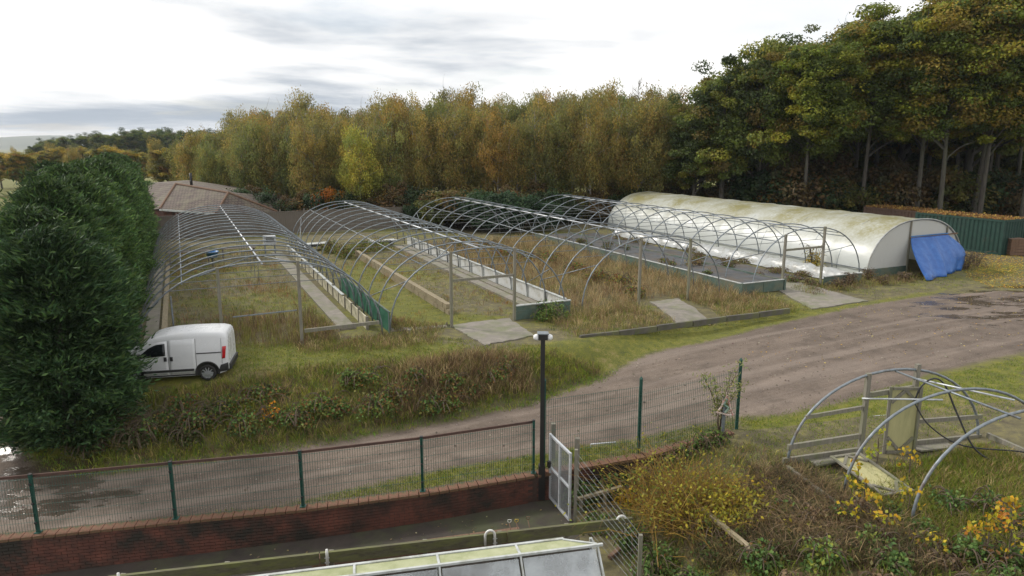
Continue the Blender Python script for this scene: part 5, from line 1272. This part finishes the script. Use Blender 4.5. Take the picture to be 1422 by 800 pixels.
grass('straw_grass', 'tall straw coloured grass under the frame with leaning door posts', rect(24.0, 47, 14.6, 23.5), 7200, 9, (.35, .85), STRAW, .017, (.15, .6), keep=ck)
grass('straw_grass', 'straw grass between the lined bed frame and the dark edging', rect(21.8, 25.5, 12.9, 24.5), 2800, 9, (.2, .55), STRAW + OLIVE[:2], .016, (.2, .7), keep=ck)
grass('grass', 'green grass along the edging and the apron', rect(21.6, 24.5, 12.5, 25.5), 2200, 7, (.08, .2), GREEN + OLIVE, keep=ck)
grass('grass', 'short mossy grass strip between the edging and the track', MOSS[0], 9000, 6, (.03, .1), GREEN + [(.19, .19, .015), (.22, .2, .02)] + OLIVE[:2], .014, (.2, .9), keep=lambda x, y: clear(x, y, .5))
grass('grass', 'mossy turf between the van and the frames', GP_([(316, 480), (420, 470), (560, 465), (760, 480), (800, 500), (760, 520), (560, 515), (420, 530), (320, 535)]), 5000, 6, (.05, .16), GREEN + OLIVE, keep=ck)
grass('straw_grass', 'weedy grass along the front of the frames', GP_([(400, 470), (420, 445), (530, 440), (620, 455), (600, 480), (500, 490), (420, 490)]), 1500, 8, (.15, .45), OLIVE + STRAW + BROWN[:2], keep=ck)
BANK = GP_([(120, 650), (250, 637), (400, 618), (560, 590), (700, 560), (760, 545), (850, 515), (760, 490), (600, 500), (450, 510), (330, 530), (230, 545), (130, 580), (60, 610)])
grass('bank_grass', 'matted dry grass and weeds covering the bank', BANK, 8500, 9, (.16, .5), BROWN[:2] + OLIVE + STRAW[:1] + GREEN, .017, (.2, .8), keep=ck)
grass('bank_grass', 'straw grass thicket at the end of the bank', GP_([(560, 585), (740, 545), (735, 505), (640, 500), (540, 520)]), 2400, 10, (.3, .7), STRAW + BROWN[:2], .016, (.15, .6), keep=ck)
grass('bank_grass', 'fresh green grass along the foot of the bank', [(p.x, p.y) for p in GP_([(10, 575), (60, 570), (130, 600), (250, 622), (400, 600), (560, 575), (740, 540), (860, 512), (850, 525), (740, 563), (560, 598), (400, 627), (250, 646), (120, 662), (40, 640)])], 8500, 8, (.07, .24), GREEN + [(.09, .17, .025)], keep=lambda x, y: clear(x, y, .2))
VERGE = [(x, float(fence_y(x)) + .28) for x in np.linspace(-7, 7, 20)] + [(p.x, p.y) for p in GP_([(1040, 580), (890, 609), (740, 634), (590, 659), (450, 690), (340, 716)])]
grass('verge_grass', 'short weedy grass on the verge behind the mesh fence', VERGE, 12000, 7, (.04, .15), GREEN + OLIVE[:2], .014, keep=lambda x, y: clear(x, y, .25))
grass('grass', 'bright grass round the wrecked frame', MOSS[1], 8000, 6, (.04, .13), GREEN + [(.14, .17, .025), (.10, .15, .02)], .014, keep=lambda x, y: clear(x, y, .3))
def lowbox(x0, x1, y0, y1): return [(x0, y0), (x1, y0), (x1, y1), (x0, y1)]
south = lambda x, y: (y < fence_y(x) - .35)
grass('grass', 'rank grass inside the wrecked frame', GP_([(1180, 665), (1360, 620), (1421, 640), (1421, 760), (1300, 760), (1200, 700)]), 5200, 8, (.12, .36), OLIVE + GREEN + STRAW[:2], .014)
grass('dead_grass', 'tangled dead brown grass beside the wrecked frame', GP_([(1040, 660), (1110, 655), (1300, 770), (1300, 799), (980, 799), (960, 760), (1040, 720)]), 5200, 10, (.15, .6), BROWN + STRAW[:2] + [(.05, .04, .025), (.07, .085, .025), (.04, .045, .02)], .013, (.3, 1.0))
grass('dead_grass', 'brown and green undergrowth filling the garden slope', [(2.2, 8.5), (13, 8.5), (13, 13.5), (9, 13.5), (6, 16.8), (3.4, 16.2), (2.4, 14.5)], 6500, 9, (.1, .4), BROWN + OLIVE + GREEN[:3], .014, (.3, .9), keep=south)
grass('dry_weeds', 'ragged brown weeds along the ends of the beds and the covered polytunnel', rect(23.6, 25.3, 26.8, 36.0), 1300, 9, (.12, .42), BROWN + OLIVE + STRAW[:1], .015, (.15, .7), keep=lambda x, y: polydist(x, y, TRACK) < -.3)
grass('grass', 'rough turf in front of the covered polytunnel', rect(21.8, 25.4, 24.5, 43.0), 4200, 6, (.04, .16), GREEN + OLIVE, .014, keep=lambda x, y: clear(x, y, .2))
# fallen leaves by the container
def litter(name, label, poly, n_, cols, size=.09, keep=None):
    P_ = scatter(poly, n_, keep); P_[:, 2] += .012 + rng.uniform(0, .03, len(P_))
    v = cards(P_, size * rng.uniform(.7, 1.3, len(P_)), size * .75, np.array([0, 0, .0]), 1.0)
    v = v.reshape(-1, 4, 3); cz = v[:, :, 2].mean(1, keepdims=True); v[:, :, 2] = cz + (v[:, :, 2] - cz) * .3
    o = link(name, npmesh(name, v.reshape(-1, 3), 4, pick(cols, len(P_), .25), LEAF)); o.color = (1, 1, 1, 1); return tag(o, label, 'leaves', kind='stuff')
YEL = [(.34, .24, .035), (.28, .17, .03), (.22, .12, .03), (.38, .3, .06)]
litter('leaf_litter', 'yellow fallen leaves spread in front of the green container', GP_([(1335, 350), (1421, 352), (1421, 400), (1380, 400), (1340, 385)]), 9000, YEL, .1)
litter('leaf_litter', 'scattered fallen leaves on the gravel by the trees', GP_([(1180, 420), (1421, 395), (1421, 480), (1150, 520), (1000, 500)]), 900, YEL + [(.3, .27, .2)], .08)
litter('leaf_litter', 'rusty leaf litter under the frames', rect(25, 52, 14.6, 31), 3500, [(.16, .08, .03), (.12, .06, .03), (.2, .12, .04)], .09, keep=ck)
litter('leaf_litter', 'few fallen leaves on the dark yard', [(-9, 12), (1.2, 13.5), (1.2, 15.7), (-9, 13.6)], 260, [(.2, .17, .1), (.14, .1, .05)], .07)

n_ = 2600; P_ = scatter(GP_([(0, 700), (300, 645), (700, 568), (900, 492), (1200, 428), (1421, 405), (1421, 490), (1100, 572), (890, 606), (450, 690), (0, 745)]), 22000)[:n_]; n_ = len(P_)
sz = np.abs(rng.normal(0, .011, n_)) + .009; P_[:, 2] += sz * .3
oc = np.array([(1, 0, 0), (0, 1, 0), (-1, 0, 0), (0, -1, 0), (0, 0, .8), (0, 0, -.8)]); tris = [(0, 1, 4), (1, 2, 4), (2, 3, 4), (3, 0, 4)]
vv_ = oc[None] * (sz[:, None, None] * rng.uniform(.6, 1.4, (n_, 6, 1))) + P_[:, None]
o = link('loose_stones', npmesh('loose_stones', np.concatenate([vv_[:, t_] for t_ in tris], 1).reshape(-1, 3), 3, np.repeat(pick([(.2, .17, .14), (.13, .11, .09), (.28, .25, .22)], n_), 4, 0), BLADE)); tag(o, 'loose stones scattered over the gravel track', 'stones', kind='stuff'); o.color = (.85, .82, .78, 1)

# ------------------------------------------------------------------ brambles, shrubs and saplings
def leafy(name, label, cat, p, rad, h, n_, pal, leaf=.085, stems=14, group=None, stemm=TWIG, arch=.6):
    t = thing(name, label, cat, p, random.uniform(0, 6.28), group)
    d = unit(rng.normal(size=(n_, 3))); d[:, 2] = np.abs(d[:, 2]); r = rng.uniform(.35, 1.05, n_) ** .55
    lobes = .75 + .3 * np.sin(np.arctan2(d[:, 1], d[:, 0]) * 3 + rng.uniform(0, 6)) * np.sin(d[:, 2] * 5 + rng.uniform(0, 6))
    pos = d * (r * lobes)[:, None] * np.array([rad, rad, h]); pos[:, 2] += .04
    kk = rng.integers(0, max(n_ // 9, 1), n_); cl = rng.normal(0, 1, (n_ // 9 + 1, 3)); pos = pos + cl[kk] * .05
    pc = np.array(pal, float)[rng.integers(0, len(pal), n_ // 9 + 1)][kk] * (1 + rng.normal(size=(n_, 1)) * .22)
    lv = link('leaves', npmesh('leaves', cards(pos, leaf * rng.uniform(.7, 1.4, n_), leaf * .75, np.array([0, 0, .25]), 1.0), 4, np.clip(pc, .005, .8), LEAF), t); lv.color = (1, 1, 1, 1)
    mb = MB()
    for i in range(stems):
        a = random.uniform(0, 6.28); rr = rad * random.uniform(.5, 1.15); hh = h * random.uniform(.6, 1.1)
        mb.tube(smooth([(0.1 * math.cos(a), .1 * math.sin(a), -.05), (rr * .4 * math.cos(a), rr * .4 * math.sin(a), hh * .8), (rr * .8 * math.cos(a + .2), rr * .8 * math.sin(a + .2), hh * (1 - .2 * arch)), (rr * 1.1 * math.cos(a + .3), rr * 1.1 * math.sin(a + .3), hh * (1 - arch))], 3), [.011] * 9 + [.006], 4, False)
    mb.obj('stems', stemm, t); return t
BRAM = [(.065, .105, .026), (.09, .135, .032), (.048, .075, .022), (.13, .12, .03), (.15, .08, .03)]
BRAMG = [(.065, .12, .032), (.1, .155, .042), (.048, .085, .026), (.09, .1, .03)]
RED = [(.12, .035, .022), (.16, .06, .025), (.09, .05, .022), (.13, .12, .03)]
YLW = [(.33, .25, .018), (.27, .2, .018), (.34, .2, .016), (.2, .2, .02)]
bl = 'bramble clump with autumn tinged leaves on the bank'
for i in range(24):
    px = 215 + i * 21 + random.uniform(-8, 8); c0 = np.interp(px, [200, 450, 740], [600, 560, 528]); py = c0 + random.uniform(-28, 26); p = G(px, py)
    leafy('bramble', bl, 'bramble', p, random.uniform(.4, .85), random.uniform(.3, .62), 700, BRAM if i % 3 else BRAMG + BRAM[3:], .085, 12, 'brambles on the bank')
for px, py in ((375, 580), (1e9, 0)):
    if px < 1e6: leafy('bramble', 'bramble with a few orange leaves on the bank', 'bramble', G(px, py), .35, .4, 160, [(.5, .2, .02), (.4, .28, .03), (.1, .1, .03)], .09, 8)
for i in range(12):
    px = 110 + i * 17; py = 610 + random.uniform(-20, 26) - i * 1.5; leafy('weed_clump', 'low dark weed clump under the front of the hedge', 'weeds', G(px, py), random.uniform(.4, .7), random.uniform(.25, .5), 480, [(.05, .06, .022), (.07, .06, .03), (.09, .08, .04), (.04, .065, .02)], .08, 14, 'weeds under the hedge')
leafy('bramble', 'dense green bramble against the green end of the lined bed', 'bramble', G(765, 443), .85, .75, 1500, BRAMG + [(.11, .13, .03)], .09, 16)
for px, py, s_, lab in ((700, 345, 1.0, ''), (730, 350, .9, ''), (760, 352, 1.1, ''), (800, 365, .9, ''), (830, 378, .9, ''), (860, 385, 1.0, ''), (640, 330, 1.2, ''), (675, 335, 1.0, ''), (880, 398, .7, '')):
    leafy('bramble', 'red and green bramble among the straw grass under the frame', 'bramble', P(px, py + 14), s_, .75 * s_, 800, RED + BRAM[:3] + [(.22, .17, .03)], .1, 14, 'brambles under the straw grass frame')
for px, py, s_ in ((500, 345, 1.1), (480, 352, .9), (525, 342, 1.2), (460, 345, .8)):
    leafy('weed_clump', 'leafy weed thicket under the frame by the corrugated sheets', 'weeds', P(px, py + 6), s_, 1.0, 800, BRAM + [(.2, .16, .03)], .1, 12, 'weed thickets by the corrugated sheets')
for px, py in ((1010, 372), (1050, 388), (1100, 392), (1125, 396), (970, 360)):
    leafy('weed_clump', 'brown and green weeds along the crumpled plastic sheet', 'weeds', P(px, py), .5, .4, 320, BROWN + BRAM[:2], .08, 16, 'weeds along the plastic sheet')
for i in range(16):
    u_ = 26 + 19 * random.random(); v_ = random.uniform(24.0, 26.2)
    leafy('weed_clump', 'small weed clump rooted on the dark sheet of the green bed', 'weeds', UV(u_, v_, .44), random.uniform(.2, .5), random.uniform(.12, .35), 160, BRAM[:3] + BROWN + [(.2, .15, .03)], .08, 8, 'weeds on the green bed')
for i in range(18):
    u_ = 27 + 20 * random.random() ** 1.2; v_ = random.uniform(29.2, 30.4)
    leafy('weed_clump', 'brown weeds between the ground sheet and the plastic sheet', 'weeds', UV(u_, v_, 0), random.uniform(.2, .85), random.uniform(.12, .4), 260, BROWN + OLIVE[:2], .07, 14, 'weeds between the two sheets')
leafy('shrub', 'yellow leaved shrub growing against the covered polytunnel', 'shrub', UV(28.5, 32.2, 0), .7, 1.4, 700, [(.3, .2, .03), (.16, .15, .03), (.22, .2, .04)], .09, 20, None, TWIG, .1)
for px, py, r_ in ((1205, 385, .5), (1180, 392, .5), (1165, 398, .45), (1225, 392, .4), (1255, 388, .4), (1340, 372, .9), (1355, 368, .8)):
    leafy('weed_clump', 'brown dead weeds at the foot of the covered polytunnel end', 'weeds', P(px, py + 2), r_, r_ * 1.1, 420, BROWN + [(.12, .11, .03)], .07, 26, 'weeds at the covered polytunnel end', TWIG, .1)
# golden cut-back shrub
def arching(name, label, cat, p, n_, ln, cols, r=.008, group=None, up=.9, leaves=0, lpal=None, leaf=.09, spreadr=.25):
    t = thing(name, label, cat, p, 0, group); V_, C_ = [], []
    for i in range(n_):
        a = random.uniform(0, 6.28); L_ = random.uniform(*ln); el = random.uniform(.5, 1.45) * up; b0 = np.array([random.gauss(0, spreadr), random.gauss(0, spreadr), 0]); d = np.array([math.cos(a) * math.cos(el), math.sin(a) * math.cos(el), math.sin(el)])
        side = np.array([-math.sin(a), math.cos(a), 0]); pts = [b0 + d * L_ * t_ + np.array([0, 0, -1.0]) * L_ * .32 * t_ ** 2.2 + side * .06 * L_ * math.sin(t_ * 3 + i) for t_ in (0, .35, .7, 1)]
        for k in range(3):
            w0, w1 = r * (1 - .25 * k), r * (1 - .25 * (k + 1)); s2 = side if i % 2 else np.cross(side, d)
            V_ += [pts[k] - s2 * w0, pts[k] + s2 * w0, pts[k + 1] + s2 * w1, pts[k + 1] - s2 * w1]; C_.append(np.array(cols[i % len(cols)]) * random.uniform(.75, 1.25))
        if i < leaves * 1:
            pass
    o = link('stems', npmesh('stems', np.array(V_), 4, np.array(C_), BLADE), t); o.color = (1, 1, 1, 1)
    if leaves:
        idx = rng.integers(0, len(V_), leaves); pos = np.array(V_)[idx] + rng.normal(0, .07, (leaves, 3)); pos[:, 2] = np.abs(pos[:, 2]) + .05
        o = link('leaves', npmesh('leaves', cards(pos, leaf * rng.uniform(.7, 1.3, leaves), leaf * .6), 4, pick(lpal, leaves, .2), LEAF), t); o.color = (1, 1, 1, 1)
    return t
OCH = [(.2, .125, .03), (.15, .09, .026), (.25, .165, .04), (.1, .062, .024)]
arching('golden_shrub', 'large golden shrub with many thin arching ochre stems by the brick wall', 'shrub', G(945, 720), 850, (1.1, 2.6), OCH, .008, None, 1.0, 1700, [(.16, .15, .025), (.1, .125, .025), (.21, .19, .025)], .08, .5)
arching('golden_shrub', 'shrub with bright yellow leaves beside the large golden shrub', 'shrub', G(1022, 722), 260, (.6, 1.15), OCH, .007, None, .9, 1300, [(.26, .22, .022), (.2, .18, .025), (.13, .13, .025)], .09, .35)
arching('golden_shrub', 'low golden shrub spreading in front of the fallen rail', 'shrub', G(1000, 700), 300, (.5, 1.1), OCH, .007, None, .8, 500, [(.2, .16, .03), (.12, .12, .03)], .07, .4)
arching('dead_stalks', 'heap of brown dead stalks bent over beside the wrecked frame', 'stalks', G(1120, 735), 420, (.6, 1.2), [(.17, .115, .07), (.12, .08, .05), (.22, .155, .095)], .007, None, .55)
arching('dead_stalks', 'sheaf of pale dead stalks by the yellow leaved shrub', 'stalks', G(1070, 690), 340, (.5, 1.0), [(.16, .11, .07), (.11, .075, .05)], .007, None, .7)
arching('dead_stalks', 'dry arching bramble canes on the bank under the hedge', 'stalks', G(215, 585), 160, (.6, 1.3), [(.15, .12, .09), (.1, .08, .06)], .007, None, .8)
for px, py, r_, h_, n_, pal, lab in ((810, 700, .5, .6, 500, BRAMG, 'blue green bramble behind the wire fence'), (845, 690, .45, .55, 420, BRAMG, 'blue green bramble between the wire fence and golden shrub'), (835, 735, .5, .4, 420, BRAMG, 'blue green bramble under the beam end'), (880, 760, .5, .45, 500, BRAMG, 'green bramble below the short brown plank'),
        (915, 785, .55, .4, 600, BRAMG, 'green bramble at the lower end of the fallen rail'), (870, 700, .35, .4, 260, YLW, 'small patch of yellow leaves beside the golden shrub'), (1060, 790, .5, .45, 600, BRAMG, 'green bramble below the dead stalks'), (1140, 785, .5, .5, 700, BRAMG + [(.2, .22, .04)], 'pale green bramble below the dead stalk heap'), (1210, 765, .45, .45, 520, BRAMG + [(.2, .22, .04)], 'pale green bramble at the end of the split plank'), (1290, 770, .45, .4, 480, BRAM + YLW[:1], 'bramble with yellow leaves at the foot of the open hoop'), (1350, 775, .5, .4, 520, BRAMG, 'green bramble beyond the foot of the open hoop'), (1390, 790, .4, .4, 420, BRAM, 'dull bramble below the orange maple sapling'), (1240, 790, .5, .35, 520, BRAMG, 'low green bramble between paler brambles')):
    leafy('bramble', lab, 'bramble', G(px, py), r_, h_, n_, pal, .085, 12)
for i in range(64):
    x = random.uniform(2.6, 11.5); y = random.uniform(9.6, 13.4); 
    if y > fence_y(x) - .6: continue
    kind = random.random(); pal = BRAMG if kind < .5 else BRAM if kind < .75 else BROWN
    leafy('undergrowth_clump', ('fresh green weeds', 'dull green weeds', 'withered brown weeds')[0 if kind < .5 else 1 if kind < .75 else 2] + ' on the garden slope below the wrecked frame', 'weeds', (x, y, gz(x, y)), random.uniform(.25, .5), random.uniform(.2, .45), 380, pal, .075, 10, ('green', 'dull', 'withered')[0 if kind < .5 else 1 if kind < .75 else 2] + ' weeds on the garden slope')
for x in np.arange(1.5, 5.6, .42):
    y = float(fence_y(x)) - .25; leafy('bramble', 'dark bramble hanging along the short brick wall', 'bramble', (x, y, gz(x, y - .2)), .38, random.uniform(.35, .6), 330, BRAM[:3] + BROWN[:1], .075, 9, 'brambles along the short brick wall')
def sapling(label, p, h, pal, n_, leaf=.095, name='maple_sapling', spread=.22):
    t = thing(name, label, 'sapling', p, random.uniform(0, 6.28)); mb = MB(); mb.tube(smooth([(0, 0, -.05), (.03, .02, h * .5), (.0, .03, h)], 4), [.012] * 8 + [.006], 5, False); pos = []
    for i in range(max(n_ // 4, 3)):
        z = h * random.uniform(.35, 1.0); a = random.uniform(0, 6.28); e = Vector((math.cos(a) * spread, math.sin(a) * spread, z + .1)); mb.tube([(0, 0, z - .06), e], .005, 4, False)
        for k in range(6): pos.append(e + Vector((random.gauss(0, .06), random.gauss(0, .06), random.gauss(0, .05))))
    pos = np.array([tuple(q) for q in pos]); o = link('leaves', npmesh('leaves', cards(pos, leaf * rng.uniform(.8, 1.3, len(pos)), leaf * .85, np.array([0, 0, -.5]), 1), 4, pick(pal, len(pos), .15), LEAF), t); o.color = (1, 1, 1, 1)
    mb.obj('stem', TWIG, t); return t
for px, py, h_, n_, lab in ((1190, 690, .7, 30, 'yellow maple sapling beside the ledge of the wrecked frame'), (1200, 715, .75, 30, 'yellow maple sapling by the split plank'), (1186, 735, .6, 26, 'golden maple sapling among dead stalks'), (1226, 745, .5, 24, 'small golden maple sapling at the lower end of the split plank'), (1258, 715, .6, 24, 'amber maple sapling below the fallen door'), (1262, 668, .6, 22, 'amber maple sapling beside the hanging door'), (1215, 655, .8, 26, 'greenish yellow sapling under the door header')):
    sapling(lab, G(px, py), h_, YLW if 'green' not in lab else [(.2, .22, .03), (.28, .26, .03)], n_)
sapling('tall orange and yellow maple sapling past the open hoop', G(1400, 790), 1.15, YLW + [(.3, .12, .02)], 130, .085, spread=.32)
sapling('small orange maple sapling past the open hoop', G(1365, 780), .6, YLW + [(.3, .12, .02)], 40, .08)
# young willow on a stake with a tape triangle
wp = G(998, 605)
wl_ = thing('willow_sapling', 'young willow with narrow green leaves in front of the mesh fence', 'sapling', wp)
mb = MB(); pos = []
for i in range(9):
    a = i * 2.4; e = Vector((math.cos(a) * .55, math.sin(a) * .3, random.uniform(1.0, 2.0))); pts = smooth([(0, 0, -.05), (e.x * .3, e.y * .3, e.z * .55), e], 5); mb.tube(pts, [.013 - .008 * k / (len(pts) - 1) for k in range(len(pts))], 4, False)
    for k in range(70): q = pts[random.randrange(4, len(pts))]; pos.append((q.x + random.gauss(0, .09), q.y + random.gauss(0, .09), q.z + random.gauss(0, .09)))
mb.obj('stems', TWIG, wl_)['kind'] = 'stuff'; o = link('leaves', npmesh('leaves', cards(np.array(pos), .13, .03), 4, pick([(.13, .15, .05), (.18, .17, .06), (.1, .12, .04)], len(pos)), LEAF), wl_); o.color = (1, 1, 1, 1)
sk = thing('tree_stake', 'grey tree stake holding a ragged red and white tape triangle', 'stake', wp + Vector((.06, -.12, 0)))
MB().box((0, 0, .55), (.07, .07, 1.2)).obj('stake', GALV, sk)
tri = [(-.2, -.07, .72), (.22, -.07, .66), (.04, -.07, 1.18)]
REDT = mat('red_tape', (.5, .06, .04), (.55, .5, .45), .5, 0, 9, 0, stain=(.6, .55, .5), stain_scale=14, stain_at=.5); GRT = mat('green_tape', (.02, .16, .09), (.4, .45, .4), .5, 0, 9, 0)
for i in range(3): 
    a, b_ = Vector(tri[i]), Vector(tri[(i + 1) % 3]); MB().tube(smooth([a, a.lerp(b_, .35) + Vector((random.gauss(0, .03), 0, random.gauss(0, .03))), a.lerp(b_, .7) + Vector((random.gauss(0, .03), 0, random.gauss(0, .03))), b_], 3), .024, 5).obj('tape', REDT, sk)
MB().tube(smooth([(0, -.075, .72), (.08, -.08, .85), (-.03, -.08, .95), (.05, -.075, 1.1)], 4), .03, 5).obj('tape', GRT, sk)
# low grey tube frame on the verge
lf = thing('low_rail', 'small grey bent tube rail standing on the verge', 'rail', G(838, 622)); MB().tube([(-.33, 0, 0), (-.33, 0, .1), (.33, .05, .14), (.33, .05, 0)], .018, 6).obj('tube', GALV2, lf, True)

# ------------------------------------------------------------------ thin autumn haze
hz = bpy.data.materials.new('haze'); hz.use_nodes = True; hn = hz.node_tree.nodes; hn.remove(hn['Principled BSDF'])
pv = hn.new('ShaderNodeVolumePrincipled'); pv.inputs['Color'].default_value = (.86, .92, 1, 1); pv.inputs['Density'].default_value = .00017; pv.inputs['Anisotropy'].default_value = .3
hz.node_tree.links.new(pv.outputs[0], hn['Material Output'].inputs['Volume'])
hb_ = MB().box((0, 2000, 25), (8000, 6400, 84)).obj('haze', hz); tag(hb_, kind='stuff')
